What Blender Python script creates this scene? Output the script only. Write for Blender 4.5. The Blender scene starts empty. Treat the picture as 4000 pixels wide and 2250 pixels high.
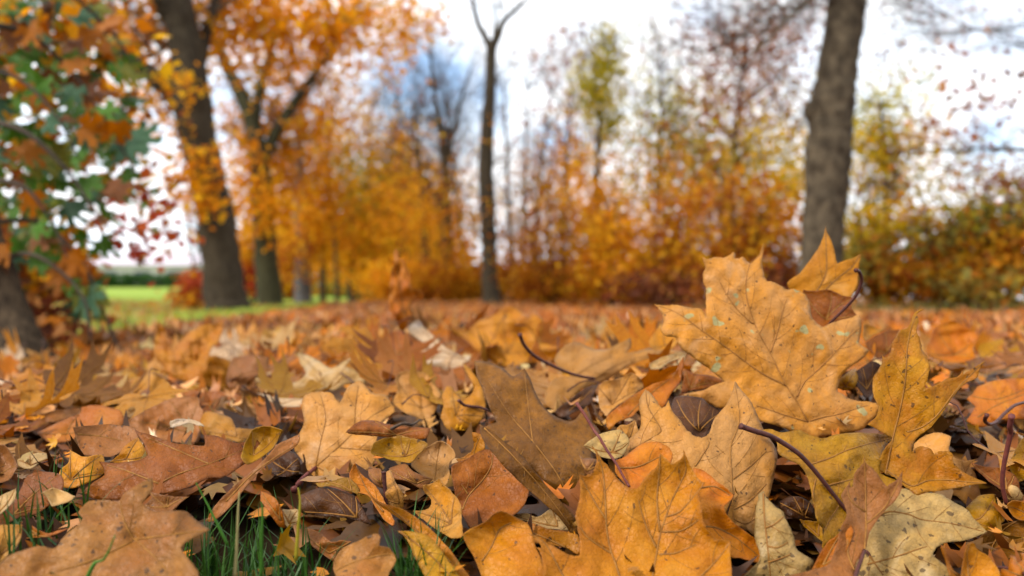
import bpy, math, random
import numpy as np
from mathutils import Vector, Matrix, Euler
from mathutils.geometry import delaunay_2d_cdt

random.seed(7); rng = np.random.default_rng(7)
S = bpy.context.scene
COL = S.collection
# ------------------------------------------------------------------ camera, light
HC = 0.20                      # lens height above the soil, metres
F = 3139.0                     # focal length in photo pixels (4000 wide)
HOR = 1165.0
cam_d = bpy.data.cameras.new('camera'); cam = bpy.data.objects.new('camera', cam_d); COL.objects.link(cam)
S.camera = cam
cam.location = (0, 0, HC); cam.rotation_euler = (math.radians(90), 0, 0)
cam_d.sensor_width = 36; cam_d.lens = 36*F/4000; cam_d.shift_y = 40/4000
cam_d.clip_start = 0.01; cam_d.clip_end = 3000
cam_d.dof.use_dof = True; cam_d.dof.focus_distance = 0.56; cam_d.dof.aperture_fstop = 4.9
cam_d.dof.aperture_blades = 0
S.view_settings.view_transform = 'Standard'; S.view_settings.look = 'None'
S.view_settings.exposure = 0.95; S.view_settings.gamma = 1
S.render.engine = 'CYCLES'
S.cycles.use_denoising = True
S.cycles.max_bounces = 7; S.cycles.diffuse_bounces = 4; S.cycles.transmission_bounces = 4
S.cycles.sample_clamp_indirect = 6

W = bpy.data.worlds.new('World'); S.world = W; W.use_nodes = True
nt = W.node_tree; N = nt.nodes; L = nt.links; N.clear()
SUN_EL, SUN_AZ = math.radians(42), math.radians(-122)      # azimuth from +Y towards +X
out = N.new('ShaderNodeOutputWorld'); bg = N.new('ShaderNodeBackground'); bg2 = N.new('ShaderNodeBackground'); mx = N.new('ShaderNodeMixShader')
sky = N.new('ShaderNodeTexSky'); sky.sky_type = 'NISHITA'; sky.sun_disc = False
sky.sun_elevation = SUN_EL; sky.sun_rotation = SUN_AZ
bg.inputs[1].default_value = 0.15
L.new(sky.outputs[0], bg.inputs[0])
tc = N.new('ShaderNodeTexCoord'); mp = N.new('ShaderNodeMapping'); mp.inputs['Scale'].default_value = (1, 1, 2.2)
mp.inputs['Location'].default_value = (0.35, 0.1, 0.62)
no = N.new('ShaderNodeTexNoise'); no.inputs['Scale'].default_value = 2.6; no.inputs['Detail'].default_value = 5; no.inputs['Roughness'].default_value = 0.55
L.new(tc.outputs['Generated'], mp.inputs[0]); L.new(mp.outputs[0], no.inputs['Vector'])
rp = N.new('ShaderNodeValToRGB'); rp.color_ramp.elements[0].position = 0.33; rp.color_ramp.elements[1].position = 0.54
cov = None                                                  # breaks in the cloud where blue shows through
for (dx, dy, dz, rad) in ((-.09, 1, .27, .085), (-.03, 1, .255, .05), (.56, 1, .385, .12), (.24, 1, .34, .09), (.06, 1, .19, .05), (.60, 1, .20, .06), (-1, .1, .5, .16), (.9, -.5, .45, .16), (.3, -1, .5, .15), (-.6, -.8, .3, .12)):
    d_ = Vector((dx, dy, dz)).normalized(); nd = N.new('ShaderNodeVectorMath'); nd.operation = 'DISTANCE'; nrm = N.new('ShaderNodeVectorMath'); nrm.operation = 'NORMALIZE'
    L.new(tc.outputs['Generated'], nrm.inputs[0]); L.new(nrm.outputs[0], nd.inputs[0]); nd.inputs[1].default_value = d_
    mr_ = N.new('ShaderNodeMapRange'); mr_.interpolation_type = 'SMOOTHSTEP'; mr_.inputs[1].default_value = 0; mr_.inputs[2].default_value = rad*1.5; mr_.inputs[3].default_value = .30; mr_.inputs[4].default_value = 0; L.new(nd.outputs['Value'], mr_.inputs[0])
    if cov is None: cov = mr_.outputs[0]
    else: mxx = N.new('ShaderNodeMath'); mxx.operation = 'MAXIMUM'; L.new(cov, mxx.inputs[0]); L.new(mr_.outputs[0], mxx.inputs[1]); cov = mxx.outputs[0]
ad0 = N.new('ShaderNodeMath'); ad0.operation = 'ADD'; L.new(no.outputs[0], ad0.inputs[0]); ad0.inputs[1].default_value = .12
sb0 = N.new('ShaderNodeMath'); sb0.operation = 'SUBTRACT'; L.new(ad0.outputs[0], sb0.inputs[0]); L.new(cov, sb0.inputs[1])
L.new(sb0.outputs[0], rp.inputs[0])
no2 = N.new('ShaderNodeTexNoise'); no2.inputs['Scale'].default_value = 5; no2.inputs['Detail'].default_value = 3
L.new(mp.outputs[0], no2.inputs['Vector'])
rp2 = N.new('ShaderNodeValToRGB'); rp2.color_ramp.elements[0].color = (0.76, 0.87, 1.0, 1); rp2.color_ramp.elements[1].color = (.98, .985, 1.0, 1)
rp2.color_ramp.elements[0].position = 0.3; rp2.color_ramp.elements[1].position = 0.6
L.new(no2.outputs[0], rp2.inputs[0]); L.new(rp2.outputs[0], bg2.inputs[0]); bg2.inputs[1].default_value = 1.0
L.new(rp.outputs[0], mx.inputs[0]); L.new(bg.outputs[0], mx.inputs[1]); L.new(bg2.outputs[0], mx.inputs[2]); L.new(mx.outputs[0], out.inputs[0])

sd = bpy.data.lights.new('sun', 'SUN'); sun = bpy.data.objects.new('sun', sd); COL.objects.link(sun)
sd.energy = 2.3; sd.angle = math.radians(10); sd.color = (1, 0.95, 0.87)
dv = Vector((math.sin(SUN_AZ)*math.cos(SUN_EL), math.cos(SUN_AZ)*math.cos(SUN_EL), math.sin(SUN_EL)))
sun.rotation_euler = dv.to_track_quat('Z', 'Y').to_euler()

# ------------------------------------------------------------------ helpers
def tag(o, label=None, cat=None, group=None, kind=None):
    if label: o['label'] = label
    if cat: o['category'] = cat
    if group: o['group'] = group
    if kind: o['kind'] = kind
    return o
def empty(name, loc=(0, 0, 0)):
    o = bpy.data.objects.new(name, None); o.location = loc; o.empty_display_size = 0.05; COL.objects.link(o); return o
def mesh_np(name, V, Fc, mat=None, smooth=True, col=None, midx=None):
    """V (n,3), Fc (m,k) int arrays of equal size polygons"""
    V = np.asarray(V, np.float32); Fc = np.asarray(Fc, np.int32)
    me = bpy.data.meshes.new(name); me.vertices.add(len(V)); me.vertices.foreach_set('co', V.ravel())
    k = Fc.shape[1]; me.loops.add(Fc.size); me.loops.foreach_set('vertex_index', Fc.ravel())
    me.polygons.add(len(Fc)); me.polygons.foreach_set('loop_start', np.arange(0, Fc.size, k, dtype=np.int32))
    me.polygons.foreach_set('loop_total', np.full(len(Fc), k, np.int32))
    if smooth: me.polygons.foreach_set('use_smooth', np.ones(len(Fc), bool))
    if col is not None:
        a = me.color_attributes.new('Col', 'FLOAT_COLOR', 'POINT'); a.data.foreach_set('color', np.c_[col, np.ones(len(col))].astype(np.float32).ravel())
    if mat: me.materials.append(mat)
    me.update(calc_edges=True); me.validate()
    return me
def obj(name, me, parent=None, loc=None, kind=None):
    o = bpy.data.objects.new(name, me); COL.objects.link(o)
    if parent: o.parent = parent
    if loc is not None: o.location = loc
    if kind: o['kind'] = kind
    return o
def wave(x, y, s):
    r = np.random.default_rng(s); z = 0
    for k in range(5):
        a = r.uniform(0, 6.28); f = r.uniform(.6, 1.5)*(1+k*.45); z = z + np.sin((x*math.cos(a)+y*math.sin(a))*f + r.uniform(0, 6.28))/(1+k*.6)
    return z/2.4
def px(x, y, D):                # a photo pixel at a forward distance -> a place in the park
    return Vector((D*(x-2000)/F, D, HC + D*(HOR-y)/F))
def fp(x, y, D): return px(x*1.5528, y*1.5528, D)

def tube(pts, rad, seg=7, bump=0.0, seed=0, cap=True):
    pts = [Vector(p) for p in pts]; n = len(pts); V = []; Fc = []
    up = Vector((0.13, 0.9, 0.4)).normalized()
    for i, p in enumerate(pts):
        t = (pts[min(i+1, n-1)]-pts[max(i-1, 0)]).normalized()
        a = t.cross(up)
        if a.length < .05: a = t.cross(Vector((1, 0, 0)))
        a.normalize(); b = t.cross(a)
        for k in range(seg):
            th = 2*math.pi*k/seg
            r = rad[i]*(1 + (bump*math.sin(th*3+seed+i*.9)+bump*.7*math.sin(th*5+i*1.7+seed*2) if bump else 0))
            V.append(p + a*math.cos(th)*r + b*math.sin(th)*r)
    for i in range(n-1):
        for k in range(seg):
            k2 = (k+1) % seg; Fc.append((i*seg+k, i*seg+k2, (i+1)*seg+k2, (i+1)*seg+k))
    if cap:
        V.append(pts[-1]); e = len(V)-1; V.append(pts[0]); e0 = e+1
        for k in range(seg):
            k2 = (k+1) % seg; Fc.append(((n-1)*seg+k, (n-1)*seg+k2, e, e)); Fc.append((k2, k, e0, e0))
    V = np.array([tuple(v) for v in V]); return V, Fc
def clean_mesh(name, parts, mat, smooth=True):
    vs = []; fs = []; o = 0
    for V, Fc in parts:
        for f in Fc:
            f = tuple(dict.fromkeys(i+o for i in f)); fs.append(f)
        vs.extend(map(tuple, V)); o += len(V)
    me = bpy.data.meshes.new(name); me.from_pydata(vs, [], fs)
    me.polygons.foreach_set('use_smooth', [smooth]*len(fs)); me.materials.append(mat); me.update(); return me
def resample(pts, rad, n):
    P = np.array([tuple(p) for p in pts], float); m = len(P); R = np.array(rad, float)
    t = np.linspace(0, m-1, n); i = np.clip(t.astype(int), 0, m-2); f = (t-i)[:, None]
    p0 = P[np.clip(i-1, 0, m-1)]; p1 = P[i]; p2 = P[i+1]; p3 = P[np.clip(i+2, 0, m-1)]
    Q = .5*((2*p1)+(-p0+p2)*f+(2*p0-5*p1+4*p2-p3)*f**2+(-p0+3*p1-3*p2+p3)*f**3)
    return Q, np.interp(t, np.arange(m), R)

# ------------------------------------------------------------------ materials
def new_mat(name):
    m = bpy.data.materials.new(name); m.use_nodes = True; m.node_tree.nodes.clear(); return m, m.node_tree.nodes, m.node_tree.links
def mixc(N, L, fac, a, b, mode='MIX'):
    n = N.new('ShaderNodeMix'); n.data_type = 'RGBA'; n.blend_type = mode
    for s, v in ((0, fac), (6, a), (7, b)):
        if isinstance(v, (int, float)): n.inputs[s].default_value = v
        elif isinstance(v, tuple): n.inputs[s].default_value = (*v, 1)[:4]
        else: L.new(v, n.inputs[s])
    return n.outputs[2]
def ramp(N, L, src, p0, p1, c0=(0, 0, 0), c1=(1, 1, 1)):
    r = N.new('ShaderNodeValToRGB'); r.color_ramp.elements[0].position = p0; r.color_ramp.elements[1].position = p1
    r.color_ramp.elements[0].color = (*c0, 1); r.color_ramp.elements[1].color = (*c1, 1); L.new(src, r.inputs[0]); return r.outputs[0]
def noise(N, L, vec, scale, detail=4, rough=.6, dist=0):
    n = N.new('ShaderNodeTexNoise'); n.inputs['Scale'].default_value = scale; n.inputs['Detail'].default_value = detail
    n.inputs['Roughness'].default_value = rough; n.inputs['Distortion'].default_value = dist; L.new(vec, n.inputs['Vector']); return n.outputs[0]
def leaf_mat(name, c1, c2, spot=.5, dirt=.3, green=0, rough=.40, transl=.26, spec=.26):
    m, N, L = new_mat(name)
    tc = N.new('ShaderNodeTexCoord'); oi = N.new('ShaderNodeObjectInfo'); ad = N.new('ShaderNodeVectorMath'); ad.operation = 'ADD'
    sc = N.new('ShaderNodeVectorMath'); sc.operation = 'SCALE'; sc.inputs['Scale'].default_value = 37.0
    cb = N.new('ShaderNodeCombineXYZ'); L.new(oi.outputs['Random'], cb.inputs[0]); L.new(oi.outputs['Random'], cb.inputs[1])
    L.new(cb.outputs[0], sc.inputs[0]); L.new(tc.outputs['Object'], ad.inputs[0]); L.new(sc.outputs[0], ad.inputs[1]); v = ad.outputs[0]
    big = noise(N, L, v, 26, 3, .55, .6)
    c = mixc(N, L, ramp(N, L, big, .40, .60), c1, c2)
    pt = noise(N, L, v, 17, 4, .6, 1.2)
    c = mixc(N, L, ramp(N, L, pt, .56, .66, (0, 0, 0), (.6,)*3), c, tuple(min(.8, a*k) for a, k in zip(c1, (1.12, 1.3, 1.9))))
    c = mixc(N, L, ramp(N, L, pt, .34, .44, (.55,)*3, (0, 0, 0)), c, tuple(a*k for a, k in zip(c1, (.72, .58, .45))))
    mott = noise(N, L, v, 160, 4, .65)
    c = mixc(N, L, ramp(N, L, mott, .38, .72, (0, 0, 0), (dirt*1.3,)*3), c, tuple(a*.48 for a in c1))
    bl = noise(N, L, v, 48, 5, .7, .3)
    c = mixc(N, L, ramp(N, L, bl, .62, .70, (0, 0, 0), (.55*min(1, spot+dirt),)*3), c, (c1[0]*.33+.01, c1[1]*.33+.008, c1[2]*.5+.006))
    if green:
        gn = noise(N, L, v, 62, 2, .5)
        c = mixc(N, L, ramp(N, L, gn, .655, .685, (0, 0, 0), (green,)*3), c, (.40, .40, .19))
    ea = N.new('ShaderNodeAttribute'); ea.attribute_name = 'edge'; em = N.new('ShaderNodeMath'); em.operation = 'MULTIPLY'; L.new(ea.outputs['Fac'], em.inputs[0]); L.new(ramp(N, L, bl, .35, .65, (.15,)*3, (.9,)*3), em.inputs[1])
    c = mixc(N, L, em.outputs[0], c, tuple(a*.42 for a in c1))
    va = N.new('ShaderNodeAttribute'); va.attribute_name = 'vn'; vm = N.new('ShaderNodeMath'); vm.operation = 'MULTIPLY'; L.new(va.outputs['Fac'], vm.inputs[0]); vm.inputs[1].default_value = .4
    c = mixc(N, L, vm.outputs[0], c, tuple(a*.6 for a in c1))
    # the coordinates waver so that spots and net are irregular
    dn = N.new('ShaderNodeTexNoise'); dn.inputs['Scale'].default_value = 210; dn.inputs['Detail'].default_value = 3; L.new(v, dn.inputs['Vector'])
    dm = N.new('ShaderNodeVectorMath'); dm.operation = 'MULTIPLY_ADD'; L.new(dn.outputs['Color'], dm.inputs[0]); dm.inputs[1].default_value = (.006,)*3; L.new(v, dm.inputs[2]); v = dm.outputs[0]
    # small spots of decay
    vo = N.new('ShaderNodeTexVoronoi'); vo.inputs['Scale'].default_value = 250; L.new(v, vo.inputs['Vector'])
    vr = N.new('ShaderNodeSeparateColor'); L.new(vo.outputs['Color'], vr.inputs[0])
    m1 = N.new('ShaderNodeMath'); m1.operation = 'LESS_THAN'; L.new(vo.outputs['Distance'], m1.inputs[0])
    m2 = N.new('ShaderNodeMath'); m2.operation = 'MULTIPLY_ADD'; L.new(vr.outputs[0], m2.inputs[0]); m2.inputs[1].default_value = .9; m2.inputs[2].default_value = -.9+.26*spot+.16
    L.new(m2.outputs[0], m1.inputs[1])
    m3 = N.new('ShaderNodeMath'); m3.operation = 'MULTIPLY'; L.new(m1.outputs[0], m3.inputs[0]); m3.inputs[1].default_value = .75
    c = mixc(N, L, m3.outputs[0], c, (.05, .025, .012))
    # fine net of veins
    ve = N.new('ShaderNodeTexVoronoi'); ve.feature = 'DISTANCE_TO_EDGE'; ve.inputs['Scale'].default_value = 300; L.new(v, ve.inputs['Vector'])
    net = ramp(N, L, ve.outputs[0], 0, .07, (1, 1, 1), (0, 0, 0))
    nf = N.new('ShaderNodeMath'); nf.operation = 'MULTIPLY'; L.new(net, nf.inputs[0]); nf.inputs[1].default_value = .07
    c = mixc(N, L, nf.outputs[0], c, tuple(a*.35 for a in c1))
    # each leaf a little different
    hs = N.new('ShaderNodeHueSaturation'); L.new(c, hs.inputs['Color'])
    mr = N.new('ShaderNodeMapRange'); hs.inputs['Saturation'].default_value = 1.06; hs.inputs['Hue'].default_value = .4975; mr.inputs['To Min'].default_value = .72; mr.inputs['To Max'].default_value = 1.08; L.new(oi.outputs['Random'], mr.inputs[0]); L.new(mr.outputs[0], hs.inputs['Value'])
    c = hs.outputs[0]
    p = N.new('ShaderNodeBsdfPrincipled'); L.new(c, p.inputs['Base Color'])
    rr = N.new('ShaderNodeMapRange'); L.new(mott, rr.inputs[0]); rr.inputs['To Min'].default_value = rough-.08; rr.inputs['To Max'].default_value = rough+.2; L.new(rr.outputs[0], p.inputs['Roughness'])
    p.inputs['Specular IOR Level'].default_value = spec
    bp = N.new('ShaderNodeBump'); bp.inputs['Strength'].default_value = .7; bp.inputs['Distance'].default_value = .002
    s1 = N.new('ShaderNodeMath'); s1.operation = 'MULTIPLY_ADD'; L.new(net, s1.inputs[0]); s1.inputs[1].default_value = -.12; L.new(bl, s1.inputs[2])
    s2 = N.new('ShaderNodeMath'); s2.operation = 'ADD'; L.new(s1.outputs[0], s2.inputs[0]); L.new(mott, s2.inputs[1])
    L.new(s2.outputs[0], bp.inputs['Height']); L.new(bp.outputs[0], p.inputs['Normal'])
    tr = N.new('ShaderNodeBsdfTranslucent'); tcol = mixc(N, L, 1.0, c, (1.0, .83, .58), 'MULTIPLY'); L.new(tcol, tr.inputs[0])
    mxs = N.new('ShaderNodeMixShader'); mxs.inputs[0].default_value = transl; L.new(p.outputs[0], mxs.inputs[1]); L.new(tr.outputs[0], mxs.inputs[2])
    o = N.new('ShaderNodeOutputMaterial'); L.new(mxs.outputs[0], o.inputs[0]); return m
LC = dict(
    tan=((.51, .26, .085), (.53, .24, .052), .4, .15), goldtan=((.52, .25, .055), (.52, .21, .022), .35, .12),
    golden=((.47, .16, .006), (.54, .235, .040), .45, .15), yellow=((.60, .25, .004), (.52, .17, .004), .8, .35),
    ochre=((.42, .19, .014), (.46, .24, .03), .6, .4), orange=((.50, .138, .004), (.56, .20, .012), .3, .12),
    rust=((.28, .080, .009), (.36, .11, .009), .4, .35), brown=((.17, .068, .011), (.24, .098, .014), .6, .5),
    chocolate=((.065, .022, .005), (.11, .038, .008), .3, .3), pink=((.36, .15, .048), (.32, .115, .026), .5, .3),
    pale=((.60, .39, .17), (.54, .31, .10), .35, .15), white=((.66, .50, .33), (.58, .38, .20), .3, .15),
    speckled=((.52, .34, .13), (.48, .29, .09), 1.0, .6))
LM = {k: leaf_mat('leaf_'+k, *v) for k, v in LC.items()}
LM['stained'] = leaf_mat('leaf_stained_tan', (.46, .21, .055), (.38, .15, .04), .9, .55)
LM['big'] = leaf_mat('leaf_big_tan', (.57, .28, .085), (.60, .265, .050), .45, .16, green=.8)
CNAME = dict(tan='tan', goldtan='light tan', golden='golden brown', yellow='yellow', ochre='ochre', orange='orange', rust='rust-brown', brown='dull brown',
             chocolate='dark chocolate', pink='pinkish brown', pale='pale beige', white='whitish', speckled='speckled buff')
def simple_mat(name, c, rough=.6, bump=0, scale=40, c2=None, transl=0, sv=(1, 1, 1)):
    m, N, L = new_mat(name); tc = N.new('ShaderNodeTexCoord'); mp = N.new('ShaderNodeMapping'); mp.inputs['Scale'].default_value = sv; L.new(tc.outputs['Object'], mp.inputs[0])
    nn = noise(N, L, mp.outputs[0], scale, 5, .65)
    cc = mixc(N, L, ramp(N, L, nn, .35, .65), c, c2 or tuple(a*.6 for a in c))
    p = N.new('ShaderNodeBsdfPrincipled'); L.new(cc, p.inputs['Base Color']); p.inputs['Roughness'].default_value = rough; p.inputs['Specular IOR Level'].default_value = .12
    if bump:
        b = N.new('ShaderNodeBump'); b.inputs['Strength'].default_value = .8; b.inputs['Distance'].default_value = bump; L.new(nn, b.inputs['Height']); L.new(b.outputs[0], p.inputs['Normal'])
    o = N.new('ShaderNodeOutputMaterial')
    if transl:
        t = N.new('ShaderNodeBsdfTranslucent'); L.new(cc, t.inputs[0]); mm = N.new('ShaderNodeMixShader'); mm.inputs[0].default_value = transl
        L.new(p.outputs[0], mm.inputs[1]); L.new(t.outputs[0], mm.inputs[2]); L.new(mm.outputs[0], o.inputs[0])
    else: L.new(p.outputs[0], o.inputs[0])
    return m
M_VEIN = simple_mat('vein_brown', (.26, .115, .022), .5, c2=(.16, .065, .014), scale=200)
M_VEINL = simple_mat('vein_tan', (.40, .20, .05), .5, c2=(.26, .12, .03), scale=200)
M_STEM = simple_mat('leaf_stem_dark', (.045, .018, .016), .35, .0006, 300, (.09, .03, .022))
M_STEMR = simple_mat('leaf_stem_red', (.16, .045, .03), .35, .0006, 300, (.10, .03, .03))
M_BARK = simple_mat('bark_grey_brown', (.058, .044, .026), .9, .03, 9, (.022, .016, .010), sv=(3, 3, .55))
M_BARKG = simple_mat('bark_mossy', (.055, .052, .024), .9, .03, 9, (.022, .02, .01), sv=(3, 3, .55))
M_BARKR = simple_mat('bark_ribbed_grey', (.11, .083, .052), .9, .05, 5, (.03, .022, .014), sv=(2.2, 2.2, 1.6))
M_TWIG = simple_mat('twig_bark', (.07, .05, .035), .8, 0, 6, (.035, .027, .02))
def col_mat(name, transl, rough=.5, spec=.4):
    m, N, L = new_mat(name); at = N.new('ShaderNodeAttribute'); at.attribute_name = 'Col'; tc = N.new('ShaderNodeTexCoord')
    nn = noise(N, L, tc.outputs['Object'], 90, 4, .7); c = mixc(N, L, ramp(N, L, nn, .45, .75, (0, 0, 0), (.5, .5, .5)), at.outputs['Color'], mixc(N, L, 1.0, at.outputs['Color'], (.4, .36, .35), 'MULTIPLY'))
    p = N.new('ShaderNodeBsdfPrincipled'); L.new(c, p.inputs['Base Color']); p.inputs['Roughness'].default_value = rough; p.inputs['Specular IOR Level'].default_value = spec
    t = N.new('ShaderNodeBsdfTranslucent'); L.new(c, t.inputs[0]); mm = N.new('ShaderNodeMixShader'); mm.inputs[0].default_value = transl
    L.new(p.outputs[0], mm.inputs[1]); L.new(t.outputs[0], mm.inputs[2]); o = N.new('ShaderNodeOutputMaterial'); L.new(mm.outputs[0], o.inputs[0]); return m
M_FOL = col_mat('autumn_foliage', .55, .6, .12); M_LIT = col_mat('leaf_litter', .15, .4, .16); M_GRASS = col_mat('grass_blades', .3, .5, .4)

# ------------------------------------------------------------------ the hand shaped leaves of the foreground
CR = {'C1': (2000, 1125, 2.574), 'C2': (3000, 1125, 2.574), 'C3': (2000, 1688, 2.576), 'C4': (3000, 1688, 2.576), 'C5': (0, 1125, 2.574), 'C6': (1000, 1125, 2.574),
      'C7': (0, 1688, 2.576), 'C8': (1000, 1688, 2.576), 'C9': (2500, 850, 1.932), 'C0': (1100, 900, 1.931), 'CL': (0, 800, 1.811), 'F': (0, 0, .644), 'S': (0, 0, 1)}
def conv(spec):
    """'C9 108,652 200,668 C2 ...' -> photo pixels"""
    o = None; r = []
    for w in spec.split():
        if w in CR: o = CR[w]
        else:
            a, b = w.split(','); r.append((o[0]+float(a)/o[2], o[1]+float(b)/o[2]))
    return np.array(r)
def dprof(y): return float(np.interp(y, [1300, 1311, 1345, 1380, 1440, 1500, 1600, 1700, 1950, 2250, 2320], [3.4, 3.0, 2.0, 1.6, 1.3, 1.08, .85, .68, .56, .47, .455]))
def inpoly(P, poly):
    x, y = P[:, 0], P[:, 1]; c = np.zeros(len(P), bool); n = len(poly)
    for i in range(n):
        x1, y1 = poly[i]; x2, y2 = poly[i-1]
        with np.errstate(divide='ignore', invalid='ignore'):
            t = ((y1 > y) != (y2 > y)) & (x < (x2-x1)*(y-y1)/((y2-y1) if y2 != y1 else 1e-9)+x1)
        c ^= t
    return c
def segdist(P, poly, closed):
    A = np.asarray(poly); B = np.roll(A, -1, 0)
    if not closed: A, B = A[:-1], B[:-1]
    d = np.full(len(P), 1e9)
    for a, b in zip(A, B):
        ab = b-a; t = np.clip(((P-a)@ab)/max(ab@ab, 1e-9), 0, 1); d = np.minimum(d, np.hypot(*(P-a-t[:, None]*ab).T))
    return d
def catmull(P, sub, closed=True):
    n = len(P); out = []
    for i in range(n if closed else n-1):
        p0, p1, p2, p3 = (P[(i-1) % n], P[i], P[(i+1) % n], P[(i+2) % n]) if closed else (P[max(i-1, 0)], P[i], P[i+1], P[min(i+2, n-1)])
        # sharp corners stay sharp
        def ten(a, b, c):
            u, v = b-a, c-b; k = (u@v)/(np.hypot(*u)*np.hypot(*v)+1e-9); return np.clip((k+.25)*1.2, 0, 1)
        m1 = (p2-p0)*.5*ten(p0, p1, p2); m2 = (p3-p1)*.5*ten(p1, p2, p3)
        l = np.hypot(*(p2-p1))
        for m in (m1, m2):
            q = np.hypot(*m)
            if q > l: m *= l/q
        for k in range(sub):
            t = k/sub; out.append((2*t**3-3*t*t+1)*p1+(t**3-2*t*t+t)*m1+(-2*t**3+3*t*t)*p2+(t**3-t*t)*m2)
    if not closed: out.append(P[-1])
    return np.array(out)
def cdt(outline, inner):
    pts = [Vector(p) for p in outline]+[Vector(p) for p in inner]; n = len(outline)
    r = delaunay_2d_cdt(pts, [], [list(range(n))], 1, 1e-7)
    return np.array([tuple(v) for v in r[0]]), [tuple(f) for f in r[2]]
HEROES = []; HPOLY = []; HANCH = []; hero_n = 0
GL = 'fallen maple leaves'
def hero(label, color, spec, D=None, f=1.0, tilt=50, yaw=0, rel=.006, veins=(), stem=None, stem_dd=-.02, short=None, anchor=True, sec=True, sr=1.1, stemmat=None, cup=0.0, cat='leaf', veinm=None, asup=True):
    global hero_n; hero_n += 1; sd_ = 100+hero_n*7
    poly0 = conv(spec); r = np.random.default_rng(sd_)
    poly = catmull(poly0, 4); tt_ = np.arange(len(poly)); poly = poly + r.normal(0, .8, poly.shape) + np.c_[wave(poly[:, 0]*.035, poly[:, 1]*.035, sd_+31), wave(poly[:, 0]*.035, poly[:, 1]*.035, sd_+32)]*3.2
    autov = []
    if sec and not len(veins):                                    # every blade has ribs running to its points
        Pm = poly0; a_ = np.roll(Pm, 1, 0)-Pm; b_ = np.roll(Pm, -1, 0)-Pm; cs = (a_*b_).sum(1)/(np.hypot(*a_.T)*np.hypot(*b_.T)+1e-9)
        cen = Pm.mean(0); bot = Pm[Pm[:, 1].argmax()]; base = cen*.45+bot*.55
        if not inpoly(base[None], Pm)[0]: base = cen
        far_ = np.hypot(*(Pm-base).T); sc_ = (cs+1.05)*far_; out_ = []
        for i in np.argsort(-sc_):
            d_ = Pm[i]-base; an = math.atan2(d_[1], d_[0])
            if far_[i] < .35*far_.max() or any(abs(math.atan2(math.sin(an-o_), math.cos(an-o_))) < .5 for o_ in out_): continue
            q_ = base+np.linspace(0, .93, 6)[:, None]*d_; nrm_ = np.array((-d_[1], d_[0])); q_ = q_+np.sin(np.linspace(0, 3.14, 6))[:, None]*nrm_*r.uniform(-.07, .07)
            if inpoly(q_, Pm).mean() < .99: continue
            out_.append(an); autov.append(catmull(q_, 3, False))
            if len(out_) == 4: break
    x0, y0 = poly.min(0); x1, y1 = poly.max(0); size = max(x1-x0, y1-y0)
    ay = y1; ax = poly[poly[:, 1] > y1-.15*(y1-y0), 0].mean()
    if D is None: D = dprof(min(ay, 2320))*f
    P0 = np.array(px(ax, ay, D)) - np.array((0, 0, HC))
    th, ps = math.radians(tilt), math.radians(yaw)
    n = np.array((math.sin(th)*math.sin(ps), -math.sin(th)*math.cos(ps), math.cos(th)))
    k0 = n@P0; vlist = [catmull(conv(v), 5, False) for v in veins]+autov
    mpp = D/F
    cx, cy = (x0+x1)/2, (y0+y1)/2
    rel *= 1.35; ec = r.uniform(.003, .007)*(1 if r.random() < .7 else -1); cupr = r.uniform(-.008, .012)
    def depth(P, off=0.0):
        R = np.c_[(P[:, 0]-2000)/F, np.ones(len(P)), (HOR-P[:, 1])/F]; nr = R@n
        d = k0/np.where(nr > -.12, -.12, nr) if k0 < 0 else np.full(len(P), D)
        d = np.clip(d, D*.72, D*1.45)
        q = P*mpp                                    # metres on the leaf
        z = rel*wave(q[:, 0]*42, q[:, 1]*42, sd_) + rel*.4*wave(q[:, 0]*130, q[:, 1]*130, sd_+1) + rel*.12*wave(q[:, 0]*330, q[:, 1]*330, sd_+2)
        rr = ((P[:, 0]-cx)**2+(P[:, 1]-cy)**2)/(size*.5)**2; z = z + (cup+cupr)*rr - ec*np.exp(-segdist(P, poly, True)*mpp/.006)*(.5+.5*wave(q[:, 0]*60, q[:, 1]*60, sd_+9))
        for v in vlist:
            dd = segdist(P, v, False)*mpp; z = z + .0015*np.exp(-dd/.004)      # blade dips along each vein
        return (d+z-off)[:, None]*R
    sp = min(max(size/44, 5.5), 11)
    g = np.stack(np.meshgrid(np.arange(x0, x1, sp), np.arange(y0, y1, sp)), -1).reshape(-1, 2); g = g+r.uniform(-.25, .25, g.shape)*sp
    g = g[inpoly(g, poly)]; 
    if len(g): g = g[segdist(g, poly, True) > sp*.55]
    for v in vlist:
        vv_ = v[inpoly(v, poly)]; 
        if len(g) and len(vv_) > 1: g = g[segdist(g, vv_, False) > sp*.6]
    for v in vlist:
        Lc = np.r_[0, np.cumsum(np.hypot(*np.diff(v, axis=0).T))]; tt = np.arange(0, Lc[-1], sp*.8); w_ = np.c_[np.interp(tt, Lc, v[:, 0]), np.interp(tt, Lc, v[:, 1])]
        w_ = w_[inpoly(w_, poly)]
        if len(w_): w_ = w_[segdist(w_, poly, True) > sp*.3]
        if len(w_) and len(g): g = np.vstack([g, w_])
    V2, T = cdt(poly, g); V = depth(V2)+np.array((0, 0, HC)); org = px(ax, ay, D); V = V-np.array(org)
    root = empty('maple_leaf', org); tag(root, label, cat, GL)
    me = bpy.data.meshes.new('blade'); me.from_pydata([tuple(v) for v in V], [], T); me.polygons.foreach_set('use_smooth', [True]*len(me.polygons)); me.materials.append(LM[color]); me.update()
    ea = me.attributes.new('edge', 'FLOAT', 'POINT'); ea.data.foreach_set('value', np.exp(-segdist(V2, poly, True)*mpp/.0016).astype(np.float32))
    if vlist:
        va = me.attributes.new('vn', 'FLOAT', 'POINT'); va.data.foreach_set('value', np.exp(-np.min([segdist(V2, v, False) for v in vlist], 0)*mpp/.0018).astype(np.float32))
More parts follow.
